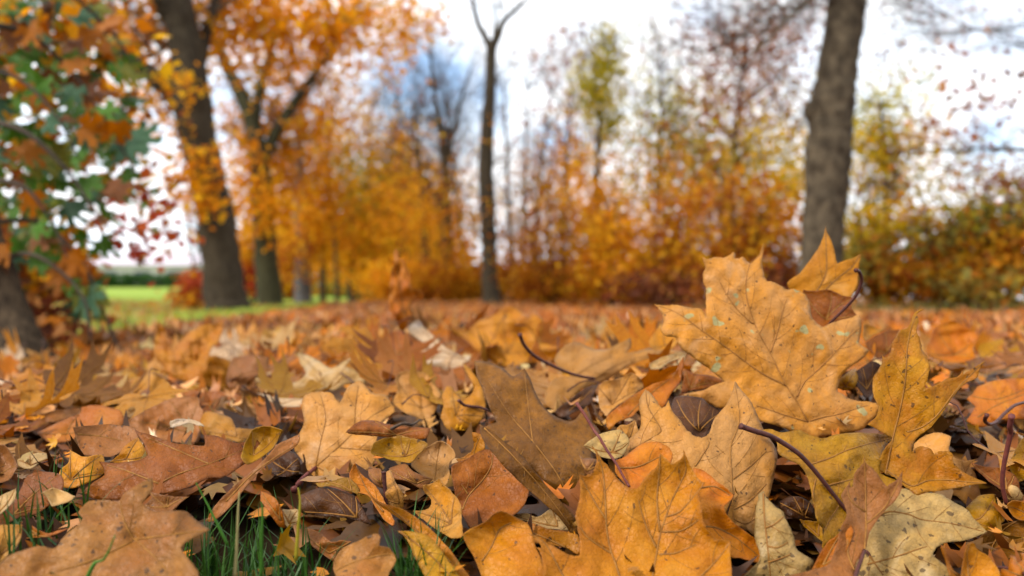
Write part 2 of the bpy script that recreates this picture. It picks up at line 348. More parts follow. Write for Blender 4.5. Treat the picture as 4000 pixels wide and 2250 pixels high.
    b = obj('blade', me, root); so = b.modifiers.new('thickness', 'SOLIDIFY'); so.thickness = .0003; so.offset = -1
    vm = veinm or (M_VEINL if color in ('golden', 'yellow', 'orange') and r.random() < .0 else M_VEIN)
    def line(P, rad0, rad1, off, m=None, nseg=5, name='vein', steps=2):
        Q = catmull(P, steps, False) if len(P) < 12 else P
        W_ = depth(Q, off)+np.array((0, 0, HC))-np.array(org); return tube(W_, np.linspace(rad0, rad1, len(W_)), nseg)
    for v in vlist:
        obj('vein', clean_mesh('vein', [line(v, .00072, .00030, .0005, steps=3)], vm), root)
    if sec and vlist:
        parts = []
        for v in vlist:
            Lc = np.r_[0, np.cumsum(np.hypot(*np.diff(v, axis=0).T))]; tot = Lc[-1]; s = tot*.12+6; side = 1
            while s < tot*.95:
                i = min(np.searchsorted(Lc, s), len(v)-1); t = v[i]-v[max(i-1, 0)]; t = t/(np.hypot(*t)+1e-9)
                a = math.radians(r.uniform(42, 58))*side; dr = np.array((t[0]*math.cos(a)-t[1]*math.sin(a), t[0]*math.sin(a)+t[1]*math.cos(a)))
                ln = min(.42*(tot-s)+.014/mpp, .04/mpp)*r.uniform(.7, 1); q = [v[i]]; m_ = 8
                for k in range(m_):
                    dr = dr*.93+t*.07*1.3+r.normal(0, .055, 2); dr /= np.hypot(*dr); q.append(q[-1]+dr*ln/m_)
                q = np.array(q); ok = inpoly(q, poly); ok[0] = True; e = len(q) if ok.all() else int(np.argmin(ok))
                if e > 2: parts.append(line(q[:e], .00022, .00011, .0004, nseg=3, steps=1))
                s += .0105/mpp*r.uniform(.7, 1.3); side = -side
        if parts: o = obj('side_veins', clean_mesh('side_veins', parts, vm), root); o['kind'] = 'stuff'
    if stem:
        q = catmull(conv(stem), 4, False); d0 = depth(q[:1], .001)[0][1]; nn = len(q); W_ = []
        for i, p in enumerate(q):
            dd = d0+stem_dd*(i/(nn-1)); W_.append(np.array(px(p[0], p[1], dd))-np.array(org))
        rad = np.linspace(.0008*sr, .0011*sr, nn); rad[-1] *= 1.25
        obj('leaf_stem', clean_mesh('leaf_stem', [tube(W_, rad, 7)], stemmat or M_STEM), root)
    HPOLY.append(poly0); HEROES.append((short or label, ax, (y0+y1)/2, org, label))
    if anchor: HANCH.append(tuple(org))
    return root

# --- right hand cluster
hero('large light tan leaf standing upright with pale green spots and torn top edge', 'big',
 'C9 108,652 200,668 280,662 380,680 470,690 496,742 500,640 498,540 475,490 470,425 490,385 480,340 472,293 510,312 560,298 640,300 680,285 705,265 722,285 715,310 745,312 770,298 800,330 835,340 870,310 905,270 925,215 938,185 932,250 925,300 930,360 935,420 958,475 1000,485 1060,515 1110,540 1170,545 1230,575 1265,620 1285,680 1295,750 1330,790 1380,825 1440,800 1520,770 1600,755 1640,740 1665,770 1672,840 1650,920 1665,960 1700,980 1728,1005 1690,1050 1620,1105 1540,1165 1500,1230 1490,1300 C2 740,1060 820,1110 930,1140 1050,1150 1110,1180 1120,1230 1090,1290 1000,1360 930,1420 F 2100,1095 2045,1104 2000,1090 1950,1070 1890,1050 C9 630,1445 570,1430 520,1405 455,1395 430,1370 350,1355 290,1350 400,1320 480,1300 560,1260 628,1240 620,1225 540,1160 440,1090 340,1010 285,950 270,910 190,890 155,840 180,790 165,720',
 D=.66, tilt=76, yaw=6, rel=.0045, short='the large light tan upright leaf',
 veins=['C2 400,1345 C9 1190,1400 1095,1250 980,1020 900,880 850,760 805,600 800,480 830,350 C9 900,285 935,200', 'C9 1095,1265 930,1180 800,1090 680,1000 560,915 450,840 330,750 240,700 140,665', 'C9 850,800 740,700 660,590 600,480',
        'C9 985,1015 1040,850 1070,720 1110,610', 'C9 1185,1350 1240,1240 1330,1160 1480,1010 1580,900 1660,830', 'C2 420,1335 560,1295 700,1270 860,1220 1000,1180', 'C2 400,1345 180,1280 0,1220 C1 2450,1180'], veinm=simple_mat('vein_amber', (.33, .14, .03), .5, c2=(.22, .09, .02), scale=200))
hero('golden leaf tip poking up behind the large tan leaf, in front of the right trunk', 'goldtan',
 'C9 1110,500 1130,470 1160,450 1220,400 1290,310 1350,220 1385,130 1398,60 1415,120 1450,200 1475,270 1485,345 1550,325 1620,300 1665,275 1655,340 1650,410 1640,500 1600,590 1560,605 1500,600 1420,560 1300,640 1180,620',
 D=.74, tilt=72, yaw=-8, rel=.004, anchor=False, short='the golden upright leaf tip', veins=['C9 1300,600 1400,430 1405,250 1400,90', 'C9 1380,560 1500,450 1600,370 1655,285'])
hero('rust-brown leaf edge-on behind the large tan leaf, with a hooked dark stem', 'rust',
 'C9 1230,550 1300,552 1380,540 1450,550 1520,590 1600,605 1600,680 1640,740 1560,800 1460,840 1380,850 1290,790 1240,700', D=.72, tilt=66, yaw=-14, rel=.005, short='the rust-brown leaf with the hooked stem', anchor=False,
 stem='C9 1430,800 1500,730 1580,650 1640,570 1672,470 1655,410 1630,398', stem_dd=-.03, sr=1.5)
hero('bright yellow-orange leaf standing up with three long points and dark speckles', 'yellow',
 'C2 1570,218 1530,213 1460,270 1430,350 1400,400 1330,430 1300,490 1250,560 1230,640 1200,690 1165,700 1145,655 1150,740 1110,830 1060,900 1045,1000 1060,1100 1110,1200 1090,1290 1000,1380 C4 1150,0 1250,70 1180,150 1130,260 1100,360 1200,430 1290,470 1370,550 1440,590 1490,632 1600,610 1750,590 1900,560 2050,540 2200,518 2050,450 1930,370 1860,300 1855,210 1790,190 1710,200 1670,230 1640,170 1560,140 1500,150 1440,200 1470,110 1540,20 C2 1640,1400 1700,1320 1780,1220 1850,1120 1900,1040 1980,970 2100,900 2130,830 2185,730 2120,770 2040,820 1960,862 1945,820 1935,860 1900,890 1800,910 1680,980 1560,1025 1600,930 1620,830 1600,700 1560,640 1540,560 1520,490 1495,420 1510,340 1500,260',
 D=.545, tilt=68, yaw=-10, rel=.006, short='the bright yellow-orange upright leaf', veins=['C4 1180,420 C2 1270,1440 1320,1250 1370,1000 1390,800 1400,600 1440,400 1500,260', 'C2 1400,1449 1560,1390 1700,1280 1850,1080 1950,960 2170,745', 'C4 1190,380 1440,540 1600,490 1800,480 2000,500 2180,515'])
hero('mottled yellow-brown leaf lying under the upright yellow one, long stem across it', 'ochre',
 'C4 -120,20 0,-30 150,0 300,-20 420,30 560,62 700,20 900,5 1150,20 1275,0 1255,70 1180,150 1130,300 1140,420 1300,500 1250,650 1100,850 950,1050 800,1220 600,1240 540,1150 560,1000 500,900 470,760 440,620 400,470 330,350 220,290 100,200 80,90',
 D=.50, tilt=52, yaw=8, rel=.008, short='the mottled yellow-brown leaf', veins=['C4 800,800 600,540 420,330 300,220 150,120', 'C4 420,325 600,270 800,180 1000,120 1250,60', 'C4 600,535 780,490 900,460', 'C4 710,740 620,880 570,980', 'C4 480,480 450,620 470,700'],
 stem='C4 800,800 700,680 560,500 420,330 300,210 120,90 0,30 C3 2440,-10 2300,-60', stem_dd=-.015, sr=1.7)
hero('pinkish-brown narrow folded leaf with two sharp tips and dark midrib, bottom right', 'pink',
 'C4 970,250 985,310 1060,370 1110,440 1150,510 1190,550 1230,520 1290,480 1330,440 1355,390 1355,470 1350,560 1310,650 1240,740 1150,820 1060,950 1010,1060 985,1180 900,1290 870,1390 880,1500 600,1530 180,1530 190,1440 400,1400 560,1350 640,1290 700,1100 740,950 790,830 740,640 770,580 820,500 830,560 855,540 870,420 910,370 960,320',
 D=.452, tilt=58, yaw=12, rel=.004, short='the pinkish-brown folded leaf', veins=['C4 970,1190 985,1000 985,800 980,500 972,270', 'C4 990,920 1080,850 1200,720 1340,450', 'C4 980,800 860,720 810,640 800,560', 'C4 870,1390 810,1250 800,1100 800,980'], stem='C4 970,1190 930,1300 880,1448 850,1560', stem_dd=-.02, sr=1.3)
hero('big speckled buff leaf lying flat with one broad point to the right', 'speckled',
 'C4 1300,600 1380,570 1440,600 1500,640 1600,620 1740,630 1850,700 2000,780 2080,870 2200,1000 2100,1050 1990,1090 1850,1110 1760,1130 1680,1170 1650,1230 1700,1280 1790,1350 1850,1448 1840,1530 860,1530 880,1380 920,1200 980,1050 1080,850 1200,700',
 D=.476, tilt=48, yaw=-5, rel=.005, short='the big speckled buff leaf', veins=['C4 980,1000 1170,810 1400,825 1550,880 1850,920 2170,1000', 'C4 1000,1330 1080,1310 1300,1250 1500,1180 1600,1150', 'C4 985,1190 1060,1300 1160,1440'], stem='C4 985,1190 1060,1300 1150,1440 1180,1560', stem_dd=-.006)
hero('large golden leaf at the bottom with two tall lobes and crisp brown veins', 'golden',
 'C3 800,135 850,190 900,280 960,330 1010,400 1080,480 1150,540 1210,572 1270,560 1310,500 1370,430 1450,350 1490,210 1530,250 1600,320 1660,290 1710,240 1720,170 1760,260 1800,340 1850,430 1900,500 1945,505 1910,560 1880,640 1900,740 1930,900 1990,1010 2050,1070 2120,1080 2195,1100 2200,1250 2215,1448 2230,1560 330,1560 320,1400 290,1250 240,1155 290,1170 270,1100 200,1040 155,1018 240,1040 320,1090 400,1140 520,1210 620,1240 670,1240 680,1180 670,1000 650,900 635,830 660,740 690,600 685,430 740,440 800,400 840,330 850,260 835,200',
 D=.455, tilt=56, yaw=-3, rel=.0045, short='the large golden two-lobed leaf', veins=['C3 1110,1540 1040,1320 990,1180 950,960 940,700 920,450 880,280 830,170', 'C3 1400,1540 1450,1250 1480,1090 1510,960 1550,850 1610,680 1700,500 1750,380 1725,200', 'C3 1490,1000 1465,800 1460,640 1480,400 1492,225',
        'C3 560,1540 430,1290 330,1120 180,1025', 'C3 945,880 830,700 690,450', 'C3 1560,850 1700,790 1900,560', 'C3 1480,1230 1650,1215 1850,1130', 'C3 1000,1220 870,1140 740,1040 690,950', 'C3 1510,1000 1700,990 1880,880', 'C3 1850,1500 2060,1290 2190,1120', 'C3 1450,1160 1370,1000 1300,800 1270,680'])
hero('pale beige leaf with two rounded lobes behind the large golden one', 'tan',
 'C1 1340,1010 1390,1050 1440,1120 1500,1210 1540,1190 1570,1130 1600,1240 1700,1350 1760,1430 C3 1790,0 1830,35 1890,48 1950,35 1990,0 C1 2000,1400 2060,1280 2140,1190 2210,1060 2240,940 2290,1000 2400,1140 2450,1250 2520,1400 C4 60,130 90,220 80,340 60,450 20,600 -10,700 -60,880 C3 2440,1050 2300,950 2150,1000 1950,1060 1700,1000 1500,700 1280,420 1150,300 1060,170 C1 1270,1440 1300,1300 1280,1200 1280,1130',
 D=.515, tilt=58, rel=.006, short='the pale beige two-lobed leaf', veins=['C3 2230,930 2215,640 2210,430 2200,150 2290,-120 C1 2240,960', 'C3 2225,470 2400,340 2560,190', 'C3 2230,775 2400,680 2560,520', 'C3 1300,330 1180,190 C1 1500,1440 1370,1200 1345,1030', 'C3 1840,340 1950,180 1990,100', 'C3 2230,870 2350,920 2470,850'])
hero('small glossy orange leaf curled over behind the large golden leaf', 'orange',
 'C3 1040,280 1120,250 1200,200 1280,140 1350,105 1450,100 1550,130 1600,180 1615,250 1600,320 1500,420 1280,600 1180,580 1090,480 1040,400', D=.50, tilt=48, rel=.009, short='the small glossy orange leaf',
 veins=['C3 1080,360 1250,350 1400,290 1500,240'], stem='C3 1180,550 1120,450 1050,320 960,190 870,40 C1 830,1440 740,1290 650,1160', stem_dd=.03, stemmat=M_STEMR, sr=1.0)
hero('orange leaf sloping down to the right beside the large golden leaf', 'orange',
 'C3 1820,360 1900,370 1980,420 2080,500 2170,570 2230,640 2190,700 2140,760 2180,850 2280,940 2400,1040 2480,1120 2540,1230 2570,1300 2450,1310 2300,1270 2200,1250 2150,1150 2000,1100 1880,800 1830,600', D=.478, tilt=55, yaw=10, rel=.006,
 short='the orange sloping leaf', veins=['C3 1900,950 2050,960 2250,1060 2520,1280', 'C3 1900,560 2050,550 2200,640'])
hero('orange sliver of leaf showing beside the pinkish-brown leaf', 'orange', 'C4 430,1390 550,1180 620,1090 710,1020 800,900 860,1000 760,1250 640,1330 560,1400 480,1450', D=.462, tilt=60, rel=.004, short='the orange sliver')
hero('spotted buff-yellow leaf with a hooked tip between golden leaf and dark hollow', 'speckled', 'C3 2440,1060 2450,850 2480,680 2475,640 2500,610 2530,600 C4 -30,640 0,680 80,760 150,800 160,850 190,900 260,1050 300,1190 460,1290 440,1400 400,1560 -400,1560 C3 2480,1300', D=.465, tilt=55, yaw=-14, rel=.006,
 short='the spotted buff-yellow hooked leaf', veins=['C3 2530,620 2540,850 C4 -10,1100 10,1300 30,1500', 'C4 -20,960 60,930 160,850', 'C4 0,1150 100,1160 200,1110', 'C4 0,1310 130,1270 230,1230'])
hero('thin golden leaf blade folded upright in the bottom right corner', 'golden', 'C4 1740,1150 1765,1160 1775,1120 1800,1250 1830,1320 1880,1400 1960,1448 2000,1560 1850,1560 1800,1350', D=.45, tilt=70, yaw=35, rel=.003, short='the thin folded golden blade')
hero('smooth golden pointed leaf in the bottom right corner', 'golden', 'C4 1995,1125 2030,1108 2065,1112 2110,1180 2230,1260 2320,1400 2330,1560 1930,1560 1950,1400 1965,1260', D=.448, tilt=62, rel=.004, short='the smooth golden corner leaf', veins=['C4 2020,1540 2010,1380 2000,1200 2030,1120'])
hero('ragged orange leaf with crumbled top at the far bottom right edge', 'orange', 'C4 2400,1540 2330,1440 2340,1370 2420,1390 2440,1240 2490,1250 2510,1320 2560,1290 2540,1220 2600,1230 2700,1400 2700,1560', D=.455, tilt=60, rel=.008, short='the ragged orange corner leaf', stem='C4 2300,1360 2400,1370 2500,1400 2600,1430')
hero('dark brown leaf in shade at the lower right edge, under the red-stemmed leaf', 'brown', 'C4 2090,1120 2200,1000 2350,930 2620,870 2660,1350 2400,1380 2300,1420 2200,1300 2100,1240', D=.53, tilt=45, rel=.006, short='the dark shaded edge leaf', veins=['C4 2240,1300 2260,1140 2380,970 2500,900'])
hero('buff leaf piece with a pointed tooth directly behind the yellow-orange leaf', 'tan', 'C4 1460,150 1550,60 1700,0 1840,50 1830,200 1900,270 2000,290 2110,262 2020,340 2090,430 2120,560 2120,680 2010,750 1880,640 1600,600 1450,420', D=.60, tilt=50, rel=.006, short='the buff toothed leaf')
hero('golden brown curled leaf between the buff toothed leaf and the right edge', 'ochre', 'C4 1990,760 2130,650 2280,630 2295,700 2350,800 2380,900 2200,1010 2100,960 1990,860', D=.545, tilt=45, rel=.009, short='the golden brown curled leaf', veins=['C4 2000,900 2140,860 2270,680'])
hero('shiny red-brown leaf with a tall dark red stem at the right edge', 'rust', 'C4 2040,310 2150,340 2350,360 2480,430 2530,540 2520,640 2450,655 2380,600 2280,540 2150,430', D=.56, tilt=50, rel=.008, short='the shiny red-brown leaf', stem='C4 2400,720 2360,540 2370,350 2410,150 2440,0 C2 2430,1390 2450,1290', stem_dd=-.03, stemmat=M_STEMR, sr=1.7)
hero('small pale leaf scrap with a hole beside the dark red stem', 'pale', 'C4 2380,500 2430,470 2560,620 2560,690 2440,690 2390,650', D=.55, tilt=45, rel=.006, sec=False)
hero('ochre leaf cut by the right edge above the red-brown leaf', 'ochre', 'C4 2640,40 2574,60 2490,180 2430,350 2500,500 2640,430', D=.585, tilt=50, rel=.005)
hero('golden-brown leaf lower right edge curling under the ochre ones', 'golden', 'C4 2400,740 2450,690 2574,700 2660,720 2660,880 2500,870', D=.535, tilt=45, rel=.006)
hero('blurred broad orange leaf lying behind the yellow-orange leaf point', 'orange', 'C2 1590,600 1640,500 1680,400 1850,330 1960,370 2080,440 2110,510 2060,600 2080,700 2000,740 1880,760 1700,720 1600,660', D=.92, tilt=55, rel=.007, short='the blurred broad orange leaf')
hero('broad orange-brown leaf at the right edge with deep side ribs', 'orange', 'C2 2050,1070 2130,980 2300,930 2640,900 2640,1300 2350,1330 2150,1400 1990,1340 2080,1200 2000,1120', D=.70, tilt=42, rel=.009, short='the broad orange-brown edge leaf', veins=['C2 2060,1090 2300,1120 2600,1010', 'C2 2110,1300 2300,1180 2600,1060'], stem='C2 2640,1120 2574,1150 2480,1180 2380,1260 2290,1350 2220,1370 2180,1330 2200,1280', stem_dd=-.08, sr=1.5)
hero('whitish curled leaf far right, blurred, tips turned up', 'pink', 'C2 1980,740 2120,700 2230,700 2300,640 2450,640 2640,660 2640,760 2450,790 2300,830 2160,860 2050,800', D=.95, tilt=40, rel=.01)
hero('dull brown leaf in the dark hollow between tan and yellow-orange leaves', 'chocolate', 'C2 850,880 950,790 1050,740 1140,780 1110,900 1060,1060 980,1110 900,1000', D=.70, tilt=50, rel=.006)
hero('rust leaf lying behind the tan leaf on its right side', 'rust', 'C2 970,560 1040,500 1180,430 1330,410 1280,540 1240,640 1220,720 1100,700 1020,640', D=.86, tilt=48, rel=.006)
hero('yellow-tan leaf edge just right of the large tan upright leaf', 'goldtan', 'C2 960,380 1000,360 1100,400 1170,420 1060,480 980,540 950,500', D=.82, tilt=45, rel=.005)
hero('orange leaf between the two upright leaves, mostly hidden', 'ochre', 'C2 730,920 800,850 870,820 900,900 860,1010 760,1030 700,1000', D=.695, tilt=60, rel=.005)
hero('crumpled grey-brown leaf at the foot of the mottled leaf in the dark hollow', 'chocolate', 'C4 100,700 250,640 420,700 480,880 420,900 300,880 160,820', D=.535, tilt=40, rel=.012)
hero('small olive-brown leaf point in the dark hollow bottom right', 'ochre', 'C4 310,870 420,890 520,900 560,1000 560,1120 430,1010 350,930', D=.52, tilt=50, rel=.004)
# --- middle
hero('long dark brown leaf with warty surface running down the middle', 'brown',
 'F 1192,908 1235,912 1265,930 1288,945 1308,938 1320,925 1335,955 1355,1005 1390,1045 1430,1060 1450,1050 1475,1020 1490,1060 1510,1090 1490,1140 1500,1180 1470,1200 1450,1290 1420,1270 1390,1240 1350,1190 1290,1150 1240,1100 1215,1075 1250,1060 1225,1010 1205,960',
 D=.60, tilt=50, yaw=10, rel=.006, short='the long dark brown leaf', veins=['F 1430,1250 1400,1190 1340,1110 1280,1040 1230,960', 'F 1340,1110 1330,1030 1320,940'])
hero('grey-brown rolled leaf edge with dark groove crossing the middle bottom', 'brown', 'C3 -330,-80 -200,0 0,150 150,300 330,520 520,720 640,880 680,1100 600,1020 480,870 300,700 100,520 -120,300 -300,60', D=.515, tilt=58, yaw=20, rel=.005, short='the grey-brown rolled edge', veins=['C3 -280,-40 0,230 330,600 600,960'])
hero('tan cupped leaf with a bright rim and dark arched stem above the middle', 'tan',
 'C1 430,700 470,640 560,560 650,545 780,600 860,620 980,610 1080,560 1190,500 1200,590 1150,660 1260,640 1390,600 1460,620 1560,610 1740,640 1640,665 1390,710 1200,770 1050,860 900,950 700,1020 560,1140 440,1235 350,1170 335,1080 370,1000 440,910 620,890 500,830 430,760',
 D=.86, tilt=46, rel=.009, short='the tan cupped leaf', veins=['C1 830,910 1000,800 1200,720 1500,650', 'C1 640,880 800,780 1000,690'], stem='C1 830,910 700,890 560,850 380,770 220,680 120,570 80,470', stem_dd=-.05, sr=1.9)
hero('black-brown glossy rolled leaf under the tan cupped leaf', 'chocolate', 'C1 440,1240 560,1140 700,1030 870,955 820,1060 790,1160 650,1240 520,1300 450,1290', D=.78, tilt=40, rel=.006)
hero('glossy orange curled leaf left of the large tan leaf', 'orange', 'C1 950,1300 1050,1200 1200,1090 1330,1010 1420,960 1600,900 1680,750 1720,690 1725,800 1690,950 1600,1060 1560,1150 1520,1210 1430,1190 1280,1230 1200,1300 1050,1360 990,1430 950,1400', D=.66, tilt=52, rel=.010, short='the glossy orange curled leaf')
hero('small brown leaf between tan cupped leaf and glossy orange leaf', 'tan', 'C1 870,1000 950,930 1100,900 1200,850 1280,900 1330,1000 1200,1090 1050,1200 950,1290 880,1200', D=.72, tilt=48, rel=.007)
hero('tan leaf scrap under the end of the glossy orange curl', 'tan', 'C1 1050,1440 1080,1380 1180,1370 1240,1320 1280,1440 1300,1540 1150,1600 1010,1560', D=.60, tilt=50, rel=.006)
hero('yellowish pale leaf flap left of the small glossy orange leaf', 'speckled', 'C3 720,130 850,40 980,0 1100,-20 1180,100 1120,230 1040,270 900,250 780,170', D=.53, tilt=45, rel=.006, short='the yellowish pale flap')
hero('pinkish leaf corner left of the large golden leaf top', 'pink', 'C3 680,230 720,270 840,270 880,330 800,420 740,440', D=.49, tilt=50, rel=.004)
hero('deep rust leaf showing in the shadow left of the large tan leaf', 'rust', 'C1 1740,820 1850,870 1980,880 2100,920 2110,950 1950,1010 1850,1030 1700,1060', D=.74, tilt=55, rel=.005)
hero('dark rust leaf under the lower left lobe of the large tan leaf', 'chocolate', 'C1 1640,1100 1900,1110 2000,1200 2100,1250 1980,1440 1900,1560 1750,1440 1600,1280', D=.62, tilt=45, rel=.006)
hero('orange leaf just beyond the left point of the large tan leaf', 'goldtan', 'C1 1390,540 1450,430 1500,340 1550,420 1660,520 1640,580 1550,640 1400,600', D=.95, tilt=50, rel=.006)
hero('slender grey-buff leaf shards stacked left of the large tan leaf', 'pale', 'C1 1380,760 1500,700 1650,650 1750,650 1700,700 1560,760 1500,810 1400,820', D=.80, tilt=40, rel=.006)
hero('whitish forked leaf raised in the middle, pointing up-left', 'white', 'C6 1590,330 1640,320 1700,400 1800,500 1900,590 2000,650 2080,690 2150,680 2160,720 2090,760 2080,800 1990,830 1880,845 1780,810 1650,800 1560,760 1500,730 1570,690 1650,640 1740,610 1640,520 1530,430 1520,400 1560,370', D=1.15, tilt=50, rel=.008, short='the whitish forked leaf', veins=['C6 2110,710 1900,640 1700,450 1610,340', 'C6 2110,715 1850,700 1530,730'])
hero('orange curled leaf standing on end like a flame in front of the path', 'orange', 'C0 860,140 885,170 880,205 920,220 940,270 965,320 975,400 970,440 1000,440 1050,450 1075,490 1060,520 1010,530 990,560 970,600 985,640 960,680 940,730 920,770 890,740 870,690 850,640 810,600 810,480 820,380 830,290 850,260 850,190', D=1.2, tilt=80, yaw=15, rel=.013, anchor=False,
 short='the flame-like orange leaf', stem='C0 915,755 960,830 1010,910 1040,940', stem_dd=.0, sr=2)
hero('golden-orange crumpled leaf heap piece behind the arched dark stem', 'golden', 'C0 1240,700 1300,740 1400,760 1490,680 1600,640 1690,570 1780,600 1860,640 1900,600 1980,680 1960,760 1960,850 2100,880 2110,900 2070,960 1960,1000 1850,1000 1700,1040 1600,1000 1480,920 1400,830 1300,780', D=1.2, tilt=48, rel=.016, short='the golden-orange crumpled leaf')
hero('rust-orange leaf below the flame-like orange leaf', 'rust', 'C6 1090,480 1240,520 1400,430 1500,440 1600,520 1740,610 1640,650 1560,690 1480,720 1400,640 1250,600', D=1.2, tilt=45, rel=.008, asup=False)
hero('golden brown leaf left of the flame-like orange leaf', 'golden', 'C6 640,500 700,480 900,560 960,640 1040,680 980,780 850,770 720,680 640,600', D=1.3, tilt=50, rel=.008)
hero('whitish-tan star leaf with long upturned arms left of centre', 'pale', 'C6 415,650 520,680 640,740 760,800 880,740 970,700 900,790 1000,830 1090,900 1110,960 1020,960 900,980 780,1040 700,1010 560,1060 450,1040 200,990 0,940 0,900 150,930 330,960 430,930 500,850 440,760', D=1.0, tilt=42, rel=.009, short='the whitish-tan star leaf', veins=['C6 700,980 620,850 430,660', 'C6 700,985 400,990 20,920', 'C6 720,980 850,850 960,710'], stem='C6 850,850 920,900 985,955', stem_dd=-.03)
hero('white curled leaf rim left of centre below the star leaf', 'white', 'C6 0,1060 100,1070 250,1110 480,1110 450,1190 300,1200 200,1170 80,1090', D=.86, tilt=45, rel=.008)
hero('broad smooth tan leaf with a purple stem, left of centre', 'tan',
 'C6 470,1110 550,1060 680,1040 770,1060 800,1110 840,1150 880,1080 930,990 1030,940 1110,980 1180,1060 1300,1080 1340,1130 1390,1240 1330,1300 1230,1400 C8 1230,60 1190,170 1200,290 1080,420 930,440 800,500 600,510 480,430 470,300 400,190 390,130 440,0 C6 480,1340 460,1220',
 D=.66, tilt=52, rel=.006, short='the broad smooth tan leaf', veins=['C8 600,350 830,150 990,0 C6 1150,1300 1350,1180', 'C8 600,350 650,100 C6 700,1300 650,1080', 'C8 620,355 800,430 960,440', 'C6 990,1440 1000,1200 1030,980', 'C8 860,160 1000,170 1160,180'], stem='C8 600,360 480,460 380,580', stem_dd=-.03, stemmat=M_STEMR, sr=2.2)
hero('tan rounded leaf right of the star leaf, matte and blurred', 'tan', 'C6 1400,900 1500,830 1700,850 1760,930 1850,1060 1860,1140 1770,1300 1700,1330 1500,1250 1380,1150 1420,1020', D=.84, tilt=48, rel=.008, short='the matte rounded tan leaf')
hero('small rust leaf cup left of the matte rounded tan leaf', 'rust', 'C6 1210,930 1320,950 1420,920 1420,1040 1400,1080 1280,1060 1220,1000', D=.9, tilt=45, rel=.008)
hero('pale yellow-tan leaf with a tall narrow horn left of the long brown leaf', 'goldtan', 'C6 1870,1090 1910,1000 1970,990 2010,1060 2100,1100 2170,1060 2190,1000 2120,870 2080,760 2130,790 2220,900 2280,1020 2310,1170 2290,1290 2200,1400 2080,1430 1950,1440 1850,1300 1880,1200', D=.74, tilt=55, rel=.007, short='the pale horned leaf', stem='C6 2330,1230 2250,1200 2100,1180 2040,1130', stem_dd=-.01, sr=1.4)
hero('rust-brown flat leaf strip above the ochre rolled leaf', 'rust', 'C6 900,1449 1020,1350 1180,1330 1350,1370 1480,1390 1750,1420 C8 1700,60 1500,70 1250,50 950,20', D=.64, tilt=45, rel=.008, short='the rust-brown strip')
hero('ochre rolled leaf lying like a tube below the rust-brown strip', 'ochre', 'C8 1150,200 1200,100 1350,50 1450,30 1560,60 1700,90 1730,130 1640,220 1560,310 1420,290 1280,260 1190,240', D=.58, tilt=55, rel=.010, short='the ochre rolled leaf')
hero('brown and tan leaf with black spots right of the ochre rolled leaf', 'tan', 'C8 1640,200 1850,90 1970,150 2010,240 1950,310 1950,450 1900,550 1780,500 1620,400 1560,330', D=.59, tilt=50, rel=.006, veins=['C8 1800,490 1820,300 1850,110'])
hero('thin yellow twisted leaf strip beside the long dark brown leaf', 'golden', 'C8 2170,0 2260,20 2300,110 2290,220 2270,300 2180,355 2080,320 2010,270 2130,220 2190,140', D=.585, tilt=52, rel=.008)
hero('dark rust leaf with branching dark veins in the centre bottom', 'rust', 'F 1135,1175 1180,1150 1230,1130 1300,1150 1330,1200 1325,1260 1290,1300 1230,1310 1180,1330 1150,1260', D=.535, tilt=50, rel=.006, short='the dark rust veined leaf', veins=['C8 2080,780 2140,640 2290,470 2370,330 2380,200', 'C8 2130,620 2070,530'])
hero('narrow curved orange leaf standing left of the dark rust veined leaf', 'orange', 'C8 940,400 990,310 1060,420 1130,480 1220,560 1270,640 1300,700 1400,900 1380,950 1280,870 1200,760 1130,640 1000,600 950,500', D=.53, tilt=62, rel=.004, short='the narrow curved orange leaf')
hero('pale pink leaf curl right of the narrow curved orange leaf', 'pink', 'C8 1130,390 1180,370 1250,375 1290,450 1290,570 1220,540 1140,460', D=.545, tilt=50, rel=.005)
hero('tan upright leaf strip with dark edge in the centre bottom', 'tan', 'C8 1300,420 1350,390 1400,500 1480,620 1490,720 1470,800 1380,760 1310,680', D=.535, tilt=58, rel=.005, stem='C8 1310,720 1300,600 1290,480 1285,400', sr=1.5, stem_dd=.0)
hero('smooth mauve-brown leaf piece below the ochre rolled leaf', 'pink', 'C8 1330,370 1500,320 1580,400 1780,470 1680,580 1520,490 1380,460', D=.555, tilt=48, rel=.004)
hero('dark chocolate leaf like a canoe above the grass tuft', 'chocolate', 'C8 450,640 700,550 900,600 1000,640 1060,750 1170,940 1100,920 900,870 700,850 560,830 450,800', D=.52, tilt=55, rel=.006, short='the dark chocolate leaf')
hero('brown leaf edge arched above the dark chocolate leaf', 'ochre', 'C8 600,520 750,500 920,450 1000,520 1060,640 940,600 760,545 640,560', D=.54, tilt=50, rel=.005)
hero('crumpled tan leaf with a fold in front, bottom centre-left', 'stained', 'C8 770,1350 830,1200 980,1120 1100,1060 1200,1015 1250,1050 1240,1140 1350,1170 1410,1270 1390,1340 1330,1448 1330,1560 830,1560 800,1448', D=.43, tilt=52, rel=.010, short='the crumpled tan leaf', veins=['C8 800,1400 1000,1300 1300,1230 1400,1240'])
hero('long orange pointed leaf slanting down right, upper of two', 'golden', 'C8 1110,590 1180,660 1290,720 1450,770 1600,850 1750,960 1850,1060 2000,1250 2150,1448 2230,1560 1950,1560 1800,1300 1700,1100 1600,1000 1480,900 1350,810 1230,730', D=.468, tilt=60, yaw=8, rel=.004, short='the long orange slanting leaf')
hero('orange-brown speckled leaf with a sharp tip, slanting, lower of two', 'ochre', 'C8 1420,985 1550,1000 1700,1030 1800,1100 1900,1250 2050,1448 2120,1560 1780,1560 1700,1448 1600,1270 1540,1130', D=.452, tilt=56, rel=.004, short='the sharp speckled leaf', veins=['C8 1440,1000 1600,1110 1800,1280 2000,1500'])
